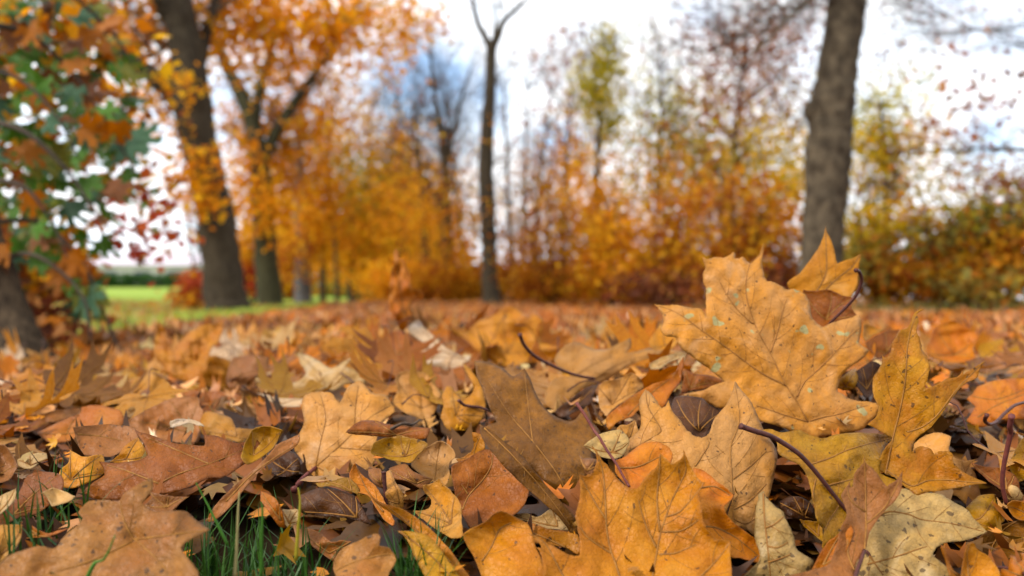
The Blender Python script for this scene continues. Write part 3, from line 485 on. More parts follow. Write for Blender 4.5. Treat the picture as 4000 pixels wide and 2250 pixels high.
hero('pink and yellow leaf with grey stains, arched right of the slanting pair', 'goldtan', 'C8 1680,530 1790,510 1850,470 1900,540 2000,640 2060,760 2070,900 2080,1000 2060,1060 1960,1060 1800,960 1650,860 1580,790 1740,770 1770,680 1690,600', D=.50, tilt=56, rel=.008, short='the stained arched leaf')
hero('golden brown leaf bottom centre with a curved dark vein', 'golden', 'F 1165,1345 1215,1315 1260,1285 1330,1320 1345,1360 1375,1449 1400,1500 1240,1500 1200,1420', D=.462, tilt=52, rel=.006, short='the golden bottom centre leaf', veins=['C8 2270,1300 2370,1150 2450,980 2570,910'])
hero('yellow-orange leaf with big black spots left of the large golden leaf', 'golden', 'C3 -20,940 150,900 350,970 500,1000 660,1030 690,1180 660,1240 550,1170 300,1130 100,1080', D=.50, tilt=50, rel=.005)
hero('greyish torn leaf piece with a hole left of the large golden leaf', 'pale', 'C3 0,830 150,820 250,850 400,770 560,880 600,1000 480,990 300,960 150,900 0,890', D=.53, tilt=46, rel=.007)
hero('shredded brown leaf fragment above the crumpled tan leaf', 'pink', 'C8 450,970 560,980 650,1020 760,1100 860,1080 960,1100 830,1200 780,1300 700,1250 600,1180 500,1080', D=.50, tilt=45, rel=.012)
# --- left
hero('blurred orange leaf with two upright points, left midground', 'golden', 'CL 1130,830 1170,880 1200,970 1225,1030 1245,1000 1300,940 1370,880 1440,850 1530,845 1590,810 1575,900 1540,970 1500,1010 1480,1070 1600,1090 1640,1150 1620,1240 1590,1310 1450,1280 1330,1250 1250,1230 1190,1190 1140,1130 1100,1090 1090,1020 1095,940', D=1.3, tilt=62, yaw=8, rel=.012, short='the two-pointed orange leaf', veins=['CL 1220,1180 1230,1060 1160,900', 'CL 1230,1180 1350,1010 1560,850', 'CL 1240,1190 1350,1130 1600,1170'], stem='CL 1310,1290 1230,1260 1160,1230 1080,1195', stem_dd=-.04, sr=2.4)
hero('brownish tan leaf right of the two-pointed orange leaf', 'pink', 'CL 1640,1090 1700,1070 1780,1060 1900,1080 1880,1180 1830,1260 1790,1350 1650,1330 1600,1240', D=1.1, tilt=50, rel=.010)
hero('tan leaf lying left of the two-pointed orange leaf', 'goldtan', 'CL 880,1240 1000,1220 1060,1180 1100,1200 1180,1240 1130,1330 1050,1400 960,1380 900,1300', D=1.15, tilt=45, rel=.010)
hero('rust leaf under the two-pointed orange leaf', 'rust', 'C5 1700,930 1850,1000 2050,1040 2300,1040 2450,1080 2574,1110 2400,1180 2150,1180 1900,1120', D=1.02, tilt=42, rel=.008)
hero('broad pinkish-brown leaf left of the whitish-tan star leaf', 'pink', 'C5 1350,1449 1290,1330 1530,1200 1700,1120 1890,1090 2000,1110 2010,1190 2050,1250 2030,1400 1980,1560 1700,1540 1500,1500', D=.74, tilt=42, rel=.009, short='the broad pinkish-brown leaf')
hero('pale tan leaf between the pinkish-brown leaf and the smooth tan leaf', 'goldtan', 'C5 2050,1250 2160,1250 2320,1300 2370,1400 2574,1430 C7 2620,60 2450,120 2300,80 2100,40 1980,-20', D=.72, tilt=46, rel=.008, short='the pale tan leaf')
hero('cream curled leaf end on top of the pinkish-brown leaf', 'white', 'C5 1700,1350 1750,1318 1870,1322 1980,1340 2060,1390 1990,1385 1900,1365 1800,1385 1720,1400', D=.66, tilt=45, rel=.004, sec=False)
hero('pale cream finger of leaf above the pinkish-brown leaf', 'pale', 'C5 1220,1200 1380,1090 1450,1060 1520,1100 1450,1200 1330,1290 1260,1290', D=.86, tilt=45, rel=.007)
hero('brown leaf with a pinkish white top near the left edge', 'pink', 'C5 120,1400 250,1320 400,1280 560,1230 800,1220 790,1260 700,1310 500,1370 400,1400 250,1460', D=.82, tilt=38, rel=.009)
hero('orange leaf with a cream rim left of the pinkish-brown leaf', 'orange', 'C5 370,1460 520,1380 800,1260 830,1200 1000,1180 1220,1230 1250,1330 1290,1360 1100,1440 800,1520 500,1560', D=.74, tilt=42, rel=.008, short='the orange leaf with the cream rim')
hero('mauve-pink leaf with a purple stem line left of the rusty broad leaf', 'pink', 'C7 730,-40 1000,-80 1350,-40 1390,70 1300,140 1150,250 1030,250 850,230 790,120', D=.62, tilt=45, rel=.006, short='the mauve-pink leaf', veins=['C7 780,20 1000,40 1250,90'])
hero('bright yellow leaf corner left of the rusty broad leaf', 'yellow', 'C7 1170,250 1280,130 1390,60 1490,230 1400,290 1250,310 1100,300', D=.575, tilt=50, rel=.004, short='the bright yellow corner')
hero('broad rust-orange leaf spread across the left foreground', 'rust', 'C7 1360,-20 1500,20 1800,120 2050,130 2060,30 2200,50 2400,110 2574,70 2620,150 2450,330 2250,450 2100,470 1900,560 1700,620 1500,640 1200,680 900,660 860,560 1050,430 1000,300 1200,310 1380,285 1490,240 1430,100', D=.535, tilt=46, rel=.008, short='the broad rust-orange leaf', veins=['C7 1600,520 1800,420 2100,320 2450,180', 'C7 2100,320 1800,190 1500,60', 'C7 1600,520 1300,400 1080,330'])
hero('yellow folded leaf with a little peak in the left foreground', 'yellow', 'C7 710,180 830,240 1020,230 1060,380 1050,420 920,490 780,550 640,560 590,500 610,380 690,300', D=.54, tilt=54, rel=.007, short='the yellow folded leaf')
hero('orange-brown leaf lying at the left edge above the light tan leaf', 'rust', 'C7 180,640 280,440 420,400 600,420 640,560 560,680 480,760 350,830 200,860 0,960 -60,900 0,800 150,700', D=.50, tilt=44, rel=.008, short='the orange-brown edge leaf')
hero('cream crumbs of torn leaf on the orange-brown edge leaf', 'pale', 'C7 410,610 520,560 640,600 760,640 700,700 530,750 480,660', D=.475, tilt=42, rel=.006, sec=False)
hero('pinkish tan leaf cut off by the left edge', 'pink', 'C7 -60,120 60,140 180,330 150,400 60,500 -60,520', D=.57, tilt=45, rel=.006)
hero('cream leaf edge rolled over at the left side', 'pale', 'C7 180,280 300,230 450,210 500,260 400,310 300,370 200,340', D=.60, tilt=45, rel=.006)
hero('tan leaf with cream edge low at the left side', 'goldtan', 'C7 -60,960 60,930 150,930 230,940 200,1100 110,1220 -60,1380', D=.44, tilt=46, rel=.005)
hero('cream-edged leaf sliver at the far left edge', 'pale', 'C7 -50,690 60,620 160,560 150,680 60,780 -50,880', D=.475, tilt=55, rel=.005)
hero('orange leaf scrap between two dark gaps on the left', 'orange', 'C7 210,900 300,930 460,1020 600,990 700,960 520,1050 350,1070 230,1060', D=.465, tilt=44, rel=.005)
hero('large light orange-tan leaf spread flat in the bottom left corner', 'stained', 'C7 -60,1400 130,1230 400,1150 560,1160 640,1060 740,970 830,880 790,800 900,700 1050,680 1190,700 1250,620 1380,530 1530,460 1540,560 1500,640 1440,720 1520,790 1700,800 1850,800 1950,870 2110,990 2000,1040 1900,1090 1830,1160 1860,1230 1950,1340 2010,1430 1980,1560 -60,1560', D=.405, tilt=40, rel=.007, short='the large light orange-tan leaf', veins=['C7 1350,1080 1250,900 1210,700', 'C7 1370,1090 1600,1300 1750,1500', 'C7 1350,1080 1600,1050 1900,1010 2090,990', 'C7 1330,1100 900,1300 400,1450'])
hero('pinkish orange leaf behind the large light orange-tan leaf', 'pink', 'C7 1500,600 1700,640 1900,650 1800,730 1720,800 1560,800 1450,740 1520,660', D=.47, tilt=45, rel=.006)
hero('twisted tan-pink leaf strip slanting up right over the grass tuft', 'pink', 'C7 2060,900 2130,800 2200,700 2400,500 2574,350 C8 150,190 250,100 440,20 430,100 330,190 200,270 60,370 C7 2420,640 2300,780 2150,900', D=.52, tilt=56, rel=.006, short='the twisted tan-pink strip')
hero('pointed orange leaf hanging in front of the grass tuft', 'orange', 'C8 50,590 160,640 240,740 290,900 300,960 240,950 120,790 50,690', D=.50, tilt=66, rel=.004)
hero('whitish curled leaf piece beside the grass tuft', 'pale', 'C8 260,780 420,780 420,900 330,960 290,920', D=.505, tilt=58, rel=.004)
hero('orange-brown leaf above the twisted strip, half shaded', 'ochre', 'C8 -40,-20 120,-60 260,-20 200,120 60,260 -80,330 -150,250', D=.56, tilt=50, rel=.006)
hero('dark brown hollow leaf between rusty leaf and smooth tan leaf', 'chocolate', 'C8 60,180 200,140 330,180 430,260 450,400 340,450 200,440 80,330', D=.60, tilt=40, rel=.012)
HANCH += [tuple(px(980, 2130, .52)-Vector((0, 0, .02))), tuple(px(1180, 2150, .52)-Vector((0, 0, .02))), tuple(px(880, 2230, .5)-Vector((0, 0, .02))), tuple(px(1080, 2240, .5)-Vector((0, 0, .02)))]

# ------------------------------------------------------------------ lie of the land
HA = np.array(HANCH)
def base_z(X, Y):
    z = np.interp(Y, [0, .42, .56, .68, .85, 1.1, 1.3, 1.7, 2.2, 3.2, 6, 1e4], [.03, .035, .058, .075, .078, .08, .083, .085, .078, .045, 0, 0])
    u = X/np.maximum(Y, .3); k = np.clip((-.30-u)/.2, 0, 1)*np.clip((Y-.9)/.5, 0, 1); z = z*(1-.8*k)
    fld = np.clip((-X-9)/12, 0, 1)*np.clip((Y-18)/40, 0, 1.6)*.95
    return z+fld
def lit_z(X, Y):
    X = np.asarray(X, float); Y = np.asarray(Y, float); z = base_z(X, Y)
    near = (Y < 2.2) & (Y > .2) & (abs(X) < 1.6)
    if near.any():
        x, y = X[near], Y[near]; bz = z[near]; hz = base_z(HA[:, 0], HA[:, 1]); dz = np.clip(HA[:, 2]-hz, -.06, .04)
        w = np.exp(-((x[:, None]-HA[None, :, 0])**2+(y[:, None]-HA[None, :, 1])**2)/(2*.045**2)); z = z.copy(); z[near] = bz+(w*dz).sum(1)/(w.sum(1)+.35)
    z = z+(.013*wave(X*9, Y*9, 5)+.009*wave(X*21, Y*21, 8))*np.clip((Y-.8)/.6, 0, 1)*np.clip(6/np.maximum(Y, .1), 0, 1)
    return z
gx = np.r_[-400, -200, -100, -60, np.arange(-40, -4, 2.), np.arange(-4, -1.2, .2), np.arange(-1.2, 1.2, .03), np.arange(1.2, 4, .2), np.arange(4, 40, 2.), 60, 100, 200, 400]
gy = np.r_[-60, -20, -5, -1, np.arange(-.2, 2.4, .03), np.arange(2.4, 8, .2), np.arange(8, 60, 2.), 80, 120, 200, 400, 900]
GX, GY = np.meshgrid(gx, gy); Z = lit_z(GX.ravel(), GY.ravel()).reshape(GX.shape) - np.where(GY < 1, .055, np.where(GY < 3, .034, .012))
n1, n0 = GX.shape; idx = np.arange(n1*n0).reshape(n1, n0)
Q = np.stack([idx[:-1, :-1], idx[:-1, 1:], idx[1:, 1:], idx[1:, :-1]], -1).reshape(-1, 4)
m, N, L = new_mat('soil_and_turf'); tcn = N.new('ShaderNodeTexCoord'); sx = N.new('ShaderNodeSeparateXYZ'); L.new(tcn.outputs['Object'], sx.inputs[0])
n_ = noise(N, L, tcn.outputs['Object'], 6, 5, .7); n2 = noise(N, L, tcn.outputs['Object'], .7, 4, .6)
soil = mixc(N, L, ramp(N, L, n_, .35, .65), (.028, .014, .006), (.05, .028, .012))
turf = mixc(N, L, ramp(N, L, n_, .35, .65), (.16, .24, .03), (.26, .33, .04)); dry = mixc(N, L, ramp(N, L, n_, .4, .6), (.34, .22, .09), (.24, .19, .06))
def rng_(src, a, b): r = N.new('ShaderNodeMapRange'); r.inputs[1].default_value = a; r.inputs[2].default_value = b; L.new(src, r.inputs[0]); return r.outputs[0]
# turf starts left of the path, littered with dry leaves at first
far = rng_(sx.outputs[1], 20, 34); ma = N.new('ShaderNodeMath'); ma.operation = 'MULTIPLY_ADD'; L.new(sx.outputs[1], ma.inputs[0]); ma.inputs[1].default_value = .16; L.new(sx.outputs[0], ma.inputs[2]); left = rng_(ma.outputs[0], -1.15, -1.6); mid = rng_(sx.outputs[1], 2.0, 3.2)
g1 = mixc(N, L, far, mixc(N, L, ramp(N, L, n2, .5, .68), dry, turf), turf)
mm_ = N.new('ShaderNodeMath'); mm_.operation = 'MULTIPLY'; L.new(left, mm_.inputs[0]); L.new(mid, mm_.inputs[1])
pathc = mixc(N, L, mid, soil, (.17, .075, .02)); cc = mixc(N, L, mm_.outputs[0], pathc, g1)
p = N.new('ShaderNodeBsdfPrincipled'); p.inputs['Roughness'].default_value = .95; L.new(cc, p.inputs['Base Color']); p.inputs['Specular IOR Level'].default_value = .1
o = N.new('ShaderNodeOutputMaterial'); L.new(p.outputs[0], o.inputs[0])
tag(obj('ground', mesh_np('ground', np.c_[GX.ravel(), GY.ravel(), Z.ravel()], Q, m)), kind='structure')

# ------------------------------------------------------------------ generic maple leaf
HALF = [(0, 1.0), (.045, .86), (.10, .80), (.19, .80), (.13, .68), (.12, .56), (.15, .44), (.24, .47), (.33, .55), (.37, .67), (.43, .60), (.52, .63), (.72, .73), (.64, .60), (.62, .52), (.76, .46), (.60, .38), (.46, .28), (.38, .19), (.50, .17), (.62, .20), (.78, .17), (.66, .08), (.52, .0), (.40, -.05), (.36, -.16), (.20, -.12), (.06, -.04)]
def leaf_outline(seed, sub):
    r = np.random.default_rng(seed); R = np.array(HALF); Lf = R[::-1]*np.array((-1, 1)); P = np.vstack([R, Lf[:-1]])
    P = P*np.array((r.uniform(.82, 1.1), r.uniform(.9, 1.1)))+r.normal(0, .018, P.shape)
    if sub == 0: return P[::1]
    return catmull(P, sub)
def deform(V2, seed, amp=1.0):
    r = np.random.default_rng(seed+500); x, y = V2[:, 0], V2[:, 1]; fold = r.uniform(-.1, .75)*amp; cupx = r.uniform(-.5, .9)*amp; cupy = r.uniform(-.5, .9)*amp
    z = fold*np.abs(x)*.6 + cupx*x*x*.55 + cupy*(y-.35)**2*.6 + .09*amp*wave(x*5, y*5, seed) + .22*amp*r.uniform(-1, 1)*x*y
    rr = np.hypot(x, y-.3); z = z + np.clip(rr-.5, 0, 1)**1.5*r.uniform(-.4, 1.2)*amp
    a = r.uniform(-.9, .9)*amp*.7                        # roll the sides
    X = x*np.cos(np.abs(x)*abs(a)); return np.c_[X, y, z]
def leaf_mesh(seed, sub, sp, amp=1):
    P = leaf_outline(seed, sub); x0, y0 = P.min(0); x1, y1 = P.max(0)
    g = np.stack(np.meshgrid(np.arange(x0, x1, sp), np.arange(y0, y1, sp)), -1).reshape(-1, 2); g = g[inpoly(g, P)]
    if len(g): g = g[segdist(g, P, True) > sp*.45]
    V2, T = cdt(P, g); return deform(V2, seed, amp), np.array(T)
BLADES = []; STEMS = []
for s in range(16):
    V, T = leaf_mesh(s*3+1, 2, .075); V = V*np.array((1, 1, 1))
    me = mesh_np('blade', V, T, LM['tan'])
    # main veins laid on the blade
    BLADES.append(me)
    r = np.random.default_rng(s); z0 = deform(np.array([[0., 0.]]), s*3+1)[0][2]
    c = r.uniform(-.3, .3); pts = [(0, .0, z0), (c*.2, -.25, z0+.03+r.uniform(0, .1)), (c*.5, -.5, z0+.1+r.uniform(0, .2)), (c, -.75, z0+.15+r.uniform(-.1, .4))]
    Qp, Rr = resample(pts, [.010, .008, .008, .014], 9); STEMS.append(clean_mesh('leaf_stem', [tube(Qp, Rr, 5)], M_STEM))
    vv = []
    for tx, ty in ((0, .93), (.62, .66), (-.62, .66), (.66, .17), (-.66, .17)):
        q = np.linspace(0, 1, 7)[:, None]*np.array((tx, ty)); w = deform(q, s*3+1); w[:, 2] += .004; vv.append(tube(w, np.linspace(.008, .003, 7), 4))
    BLADES[-1]['v'] = s; STEMS[-1]['v'] = s
    VE = clean_mesh('veins', vv, M_VEIN); BLADES[-1].use_fake_user = False; STEMS[-1] = (STEMS[-1], VE)

# scatter of single leaves in the near ground
cols_w = dict(tan=16, goldtan=10, golden=14, ochre=8, orange=16, rust=12, brown=7, pink=11, pale=5, white=2, yellow=3, speckled=3)
ck = list(cols_w); cw = np.array([cols_w[k] for k in ck], float); cw /= cw.sum()
def proj(P): return np.array((2000+F*P[0]/P[1], HOR-F*(P[2]-HC)/P[1]))
MW, MH, MS = 1100, 620, 4.0
HM = np.zeros((MH, MW), bool); HD = np.zeros((MH, MW))
for pl, hh in zip(HPOLY, HEROES):
    x0, y0 = np.floor((pl.min(0)+200)/MS).astype(int); x1, y1 = np.ceil((pl.max(0)+200)/MS).astype(int)
    x0, y0, x1, y1 = max(x0, 0), max(y0, 0), min(x1, MW), min(y1, MH)
    gx_, gy_ = np.meshgrid(np.arange(x0, x1), np.arange(y0, y1))
    if gx_.size:
        ins = inpoly(np.c_[gx_.ravel()*MS-200, gy_.ravel()*MS-200], pl).reshape(gx_.shape); HM[y0:y1, x0:x1] |= ins; HD[y0:y1, x0:x1] = np.where(ins, np.maximum(HD[y0:y1, x0:x1], hh[3].y), HD[y0:y1, x0:x1])
def infront(q, Y):
    i = np.clip(((q[:, 0]+200)/MS).astype(int), 0, MW-1); j = np.clip(((q[:, 1]+200)/MS).astype(int), 0, MH-1); return HD[j, i] > Y-.03
def masked(q):
    q = np.atleast_2d(q); i = ((q[:, 0]+200)/MS).astype(int); j = ((q[:, 1]+200)/MS).astype(int); ok = (i >= 0) & (i < MW) & (j >= 0) & (j < MH); r = np.zeros(len(q), bool); r[ok] = HM[j[ok], i[ok]]; return r
cands = []
tries = 0
while len(cands) < 460 and tries < 60000:
    tries += 1
    Y = .55+2.6*rng.random()**1.1; X = rng.uniform(-.68, .68)*Y
    if any((X-c[0])**2+(Y-c[1])**2 < (.052*(1+.15*Y))**2 for c in cands): continue
    z = float(lit_z([X], [Y])[0]); q = proj((X, Y, z+.01))
    if not (-120 < q[0] < 4120 and q[1] < 2300): continue
    rad_ = .045*F/Y
    ring = np.array([q]+[q+np.array((math.cos(a)*rad_, math.sin(a)*rad_*.45)) for a in np.arange(0, 6.28, .79)])
    if masked(ring[:1])[0] or (masked(ring).sum() > 0 if Y < .85 else infront(ring, Y).sum() > 1): continue
    if Y > 2.4 and X < -(1.15+.16*Y): continue
    if Y < .85: z -= .008
    if 1250 > q[0] > 640 and q[1] > 1960: continue
    cands.append((X, Y, z))
cands.sort(key=lambda c: c[1])
NH = len(HEROES); IND = cands[:max(0, 296-NH)]; REST = cands[len(IND):]
used = set(h[4] for h in HEROES)
SH = [(h[0], h[1], h[2]) for h in HEROES if h[0].startswith('the ')]
FAR = [('the right-hand ribbed trunk', 3215, 1180), ('the leaning left maple trunk', 880, 1200), ('the slim forked bare trunk', 1915, 1170), ('the low green-leaved branch', 330, 1200), ('the two slim central trunks', 1750, 1170)]
def relation(q):
    d = sorted(SH+FAR, key=lambda s: (s[1]-q[0])**2+((s[2]-q[1])*1.8)**2); r = []
    for s in d[:6]:
        dx, dy = q[0]-s[1], q[1]-s[2]
        if abs(dx) > 1.3*abs(dy)*1.8: w = 'right of' if dx > 0 else 'left of'
        elif dy > 0: w = 'in front of'
        else: w = 'beyond'
        r.append(w+' '+s[0])
    return r
POSE = ['lying flat', 'tilted up', 'curled', 'cupped', 'tipped on its side']
def mk_label(cn, pose, size, q):
    R = relation(q)
    opts = [f'{size} {cn} leaf {pose} {R[0]}', f'{size} {cn} leaf {pose} {R[1]}', f'{size} {cn} leaf {pose}, {R[0]} and {R[1]}', f'{size} {cn} leaf {pose}, {R[0]} and {R[2]}', f'{size} {cn} leaf {pose}, {R[1]} and {R[2]}', f'{size} {cn} leaf {pose}, {R[0]} and {R[3]}']
    for o in opts:
        if o not in used and len(o.replace(',', '').split()) <= 16: used.add(o); return o
    for adj in ('blurred', 'half-buried', 'ragged', 'crisp', 'stained', 'soft-edged'):
        o = f'{adj} {size} {cn} leaf {pose} {R[0]}'
        if o not in used and len(o.split()) <= 16: used.add(o); return o
    used.add(opts[2]+' low'); return opts[0]
for (X, Y, z) in IND:
    v = rng.integers(16); k = ck[rng.choice(len(ck), p=cw)]; sz = rng.uniform(.06, .092)*(1 if rng.random() < .8 else .75)
    tl = rng.choice([0, 1, 2, 3, 4], p=[.22, .38, .15, .15, .1]) if Y > 1.1 else rng.choice([0, 2, 3]); ang = [10, 48, 28, 22, 68][tl]*rng.uniform(.7, 1.25); yaw = rng.uniform(0, 6.28); face = rng.normal(0, .8)
    q = proj((X, Y, z)); root = empty('maple_leaf', (X, Y, z+.006+.5*sz*math.sin(math.radians(ang))*.6))
    R = Matrix.Rotation(face, 4, 'Z') @ Matrix.Rotation(math.radians(ang), 4, 'X') @ Matrix.Rotation(yaw, 4, 'Z')
    root.rotation_euler = R.to_euler(); root.scale = (sz,)*3
    tag(root, mk_label(CNAME[k], POSE[tl], 'small' if sz < .07 else ('wide' if sz > .085 else 'mid-sized'), q), 'leaf', GL)
    off = R @ Vector((0, -.35*sz, 0)); root.location += off*1.0
    for nm, me in (('blade', BLADES[v]), ('leaf_stem', STEMS[v][0]), ('veins', STEMS[v][1])):
        o = obj(nm, me, root)
        if nm == 'blade': o.material_slots[0].link = 'OBJECT'; o.material_slots[0].material = LM[k]
        if nm == 'veins': o['kind'] = 'stuff'
# the rest of the litter, joined
LOD_M = [leaf_mesh(900+s, 0, .3) for s in range(8)]
def far_leaf(s):
    r = np.random.default_rng(s); A = np.array([(0, 1), (.17, .5), (.7, .7), (.42, .25), (.75, .12), (.2, -.12), (-.2, -.12), (-.75, .12), (-.42, .25), (-.7, .7), (-.17, .5)])*r.uniform(.85, 1.1, 2)
    V2 = np.vstack([A, [(0, .3)]]); n = len(A); T = np.array([(i, (i+1) % n, n) for i in range(n)]); return deform(V2, s, 1.1), T
LOD_F = [far_leaf(s) for s in range(8)]
BASEC = {k: np.array(LC[k][0]) for k in ck}
def rotm(face, ang, yaw):
    cf, sf, ca, sa, cy, sy = np.cos(face), np.sin(face), np.cos(ang), np.sin(ang), np.cos(yaw), np.sin(yaw); o = np.zeros_like(cf); i = o+1
    A = np.stack([np.stack([cf, -sf, o], -1), np.stack([sf, cf, o], -1), np.stack([o, o, i], -1)], -2); B = np.stack([np.stack([i, o, o], -1), np.stack([o, ca, -sa], -1), np.stack([o, sa, ca], -1)], -2)
    C = np.stack([np.stack([cy, -sy, o], -1), np.stack([sy, cy, o], -1), np.stack([o, o, i], -1)], -2); return A@B@C
def scatter(name, P, sz, lods, mat, cols, tilt=25, kind='stuff', parent=None, tmin=0):
    n = len(P); pick = rng.integers(0, len(lods), n); Vs = []; Fs = []; Cs = []; o = 0
    R = rotm(rng.normal(0, 1.0, n), np.radians(tmin+np.abs(rng.normal(0, tilt, n))), rng.uniform(0, 6.28, n))
    for li, (V, T) in enumerate(lods):
        s = np.where(pick == li)[0]
        if not len(s): continue
        W_ = np.einsum('nij,vj->nvi', R[s], V*1.0-np.array((0, .3, 0)))*sz[s][:, None, None]+P[s][:, None, :]
        Vs.append(W_.reshape(-1, 3)); Fs.append((T[None]+np.arange(len(s))[:, None, None]*len(V)+o).reshape(-1, 3)); Cs.append(np.repeat(cols[s], len(V), 0)); o += len(s)*len(V)
    ob = obj(name, mesh_np(name, np.vstack(Vs), np.vstack(Fs), mat, True, np.vstack(Cs)), parent, kind=kind); return ob
def leafcols(n, w=None):
    pk = rng.choice(len(ck), n, p=cw if w is None else w); c = np.array([BASEC[k] for k in ck])[pk]; return c*rng.uniform(.42, 1.25, (n, 1))*rng.uniform(.94, 1.06, (n, 3))
def strip(y0, y1, dens, xl, xr):
    n = int(dens*(.95*(y0+y1)+.2)*(y1-y0)); Y = rng.uniform(y0, y1, n); Y = np.sqrt(rng.uniform(y0*y0, y1*y1, n)); X = rng.uniform(-.95, .95, n)*Y+rng.uniform(-.08, .08, n)
    k = (X > xl) & (X < xr); return X[k], Y[k]
allP = []; allS = []
for (y0, y1, dens, szr, dz0, dz1) in ((.42, .95, 850, (.045, .075), -.045, -.022), (.95, 3.0, 430, (.05, .08), -.022, .0)):
    X, Y = strip(y0, y1, dens, -9, 9); z = lit_z(X, Y)+rng.uniform(dz0, dz1, len(X))
    q = np.c_[2000+F*X/Y, HOR-F*(z-HC)/Y]; keep = ~((Y > .95) & (infront(q, Y) | infront(q+(0, -70), Y))) & ~((Y > 2.4) & (X < -(1.15+.16*Y)) & (rng.random(len(X)) < .88)); keep &= ~((q[:, 0] > 600) & (q[:, 0] < 1270) & (q[:, 1] > 1980) & (rng.random(len(X)) < .85)); keep &= ~((q[:, 1] > 2000) & (q[:, 0] < 500) & (rng.random(len(X)) < .35))
    allP.append(np.c_[X, Y, z][keep]); allS.append(rng.uniform(*szr, keep.sum()))
allP.append(np.array(REST)); allS.append(rng.uniform(.06, .09, len(REST)))
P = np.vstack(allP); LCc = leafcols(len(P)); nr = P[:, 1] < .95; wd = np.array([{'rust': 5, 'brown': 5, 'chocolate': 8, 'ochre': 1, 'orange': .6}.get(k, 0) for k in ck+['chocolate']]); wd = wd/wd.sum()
dk = np.array([LC[k][0] for k in ck+['chocolate']])[rng.choice(len(wd), nr.sum(), p=wd)]; LCc[nr] = dk*rng.uniform(.4, .85, (nr.sum(), 1))  # near litter: dark leaf browns, darkened further to paint in the shade of gaps
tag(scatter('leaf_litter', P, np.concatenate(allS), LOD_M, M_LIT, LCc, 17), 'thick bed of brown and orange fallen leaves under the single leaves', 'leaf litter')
allP = []; allS = []
for (y0, y1, dens, szr) in ((3.0, 6, 330, (.065, .1)), (6, 14, 170, (.07, .11)), (14, 50, 38, (.13, .2)), (50, 110, 8, (.3, .45))):
    X, Y = strip(y0, y1, dens, -9, 7.5); keep = (X > np.maximum(-(1.2+.16*Y), -4.2)+.15*np.sin(Y*2.3)+rng.normal(0, .12, len(X))) | ((Y < 6) & (rng.random(len(X)) < .10)); X = X[keep]; Y = Y[keep]
    z = lit_z(X, Y)+rng.uniform(-.005, .02, len(X)); allP.append(np.c_[X, Y, z]); allS.append(rng.uniform(*szr, len(X)))
X, Y = strip(3.0, 30, 20, -30, -2.0); z = lit_z(X, Y)+.005; allP.append(np.c_[X, Y, z]); allS.append(rng.uniform(.06, .1, len(X)))
P = np.vstack(allP); w2 = cw.copy(); 
for i, k in enumerate(ck):
    if k in ('pink', 'orange', 'rust', 'brown'): w2[i] *= 2.2
w2 /= w2.sum()
tag(scatter('leaf_carpet', P, np.concatenate(allS), LOD_F, M_LIT, leafcols(len(P), w2)*np.array((.86, .76, .72)), 20), 'carpet of rusty orange leaves covering the path to the trees', 'leaf litter')

X, Y = strip(.44, 2.6, 520, -3, 3); z = lit_z(X, Y)+rng.uniform(-.012, .012, len(X))
tag(scatter('leaf_crumbs', np.c_[X, Y, z], rng.uniform(.006, .019, len(X)), LOD_F, M_LIT, leafcols(len(X)), 35), 'torn scraps and crumbs of leaf scattered among the fallen leaves', 'leaf litter')
MT = simple_mat('fallen_twig_bark', (.09, .06, .04), .7, .0008, 300, (.04, .025, .018))
for (a, b, c, d, D, lab) in ((1490, 1700, 1640, 1640, .66, 'thin fallen twig right of the broad smooth tan leaf'), (330, 1830, 560, 1800, .60, 'thin fallen twig on the mauve-pink leaf at the left'), (2960, 1490, 3080, 1455, .9, 'short dark twig beyond the large tan leaf')):
    Qp, Rr = resample([px(a, b, D), px((a+c)/2, (b+d)/2-14, D-.01), px((a*.2+c*.8), (b*.2+d*.8)+6, D), px(c, d, D+.01)], [.0016, .0014, .0011, .0006], 12)
    tag(obj('twig', clean_mesh('twig', [tube(Qp, Rr, 6, .12, 2)], MT)), lab, 'twig', 'fallen twigs')

# ------------------------------------------------------------------ grass
def grass(name, P, hgt, wid, lean, cA, cB, label, spread=.35):
    n = len(P); a = rng.uniform(0, 6.28, n); h = rng.uniform(*hgt, n); ln = np.abs(rng.normal(0, lean, n)); b = a+rng.normal(0, .4, n); V = np.zeros((n, 9, 3)); t = np.array([0, .3, .55, .8, 1.])
    for i, tt in enumerate(t):
        c = P+np.c_[np.cos(b)*ln*h*tt**1.8, np.sin(b)*ln*h*tt**1.8, h*tt*(1-.25*ln*tt)]; w = wid*(1-tt**2.2)
        if i < 4: V[:, 2*i] = c+np.c_[np.sin(b), -np.cos(b), b*0]*w; V[:, 2*i+1] = c-np.c_[np.sin(b), -np.cos(b), b*0]*w
        else: V[:, 8] = c
    T = np.array([(0, 1, 3), (0, 3, 2), (2, 3, 5), (2, 5, 4), (4, 5, 7), (4, 7, 6), (6, 7, 8)]); Fc = (T[None]+np.arange(n)[:, None, None]*9).reshape(-1, 3)
    m_ = rng.random((n, 1)); c = np.array(cA)*(1-m_)+np.array(cB)*m_; c = c*rng.uniform(.7, 1.2, (n, 1))
    tag(obj(name, mesh_np(name, V.reshape(-1, 3), Fc, M_GRASS, True, np.repeat(c, 9, 0))), label, 'grass', kind='stuff')
def patch(n, spec, D0, D1, dz):
    poly = conv(spec); r = []
    while len(r) < n:
        p = rng.uniform(poly.min(0), poly.max(0)); 
        if inpoly(p[None], poly)[0]: D = rng.uniform(D0, D1); q = px(p[0], p[1], D); r.append((q.x, q.y, float(lit_z([q.x], [q.y])[0])-dz))
    return np.array(r)
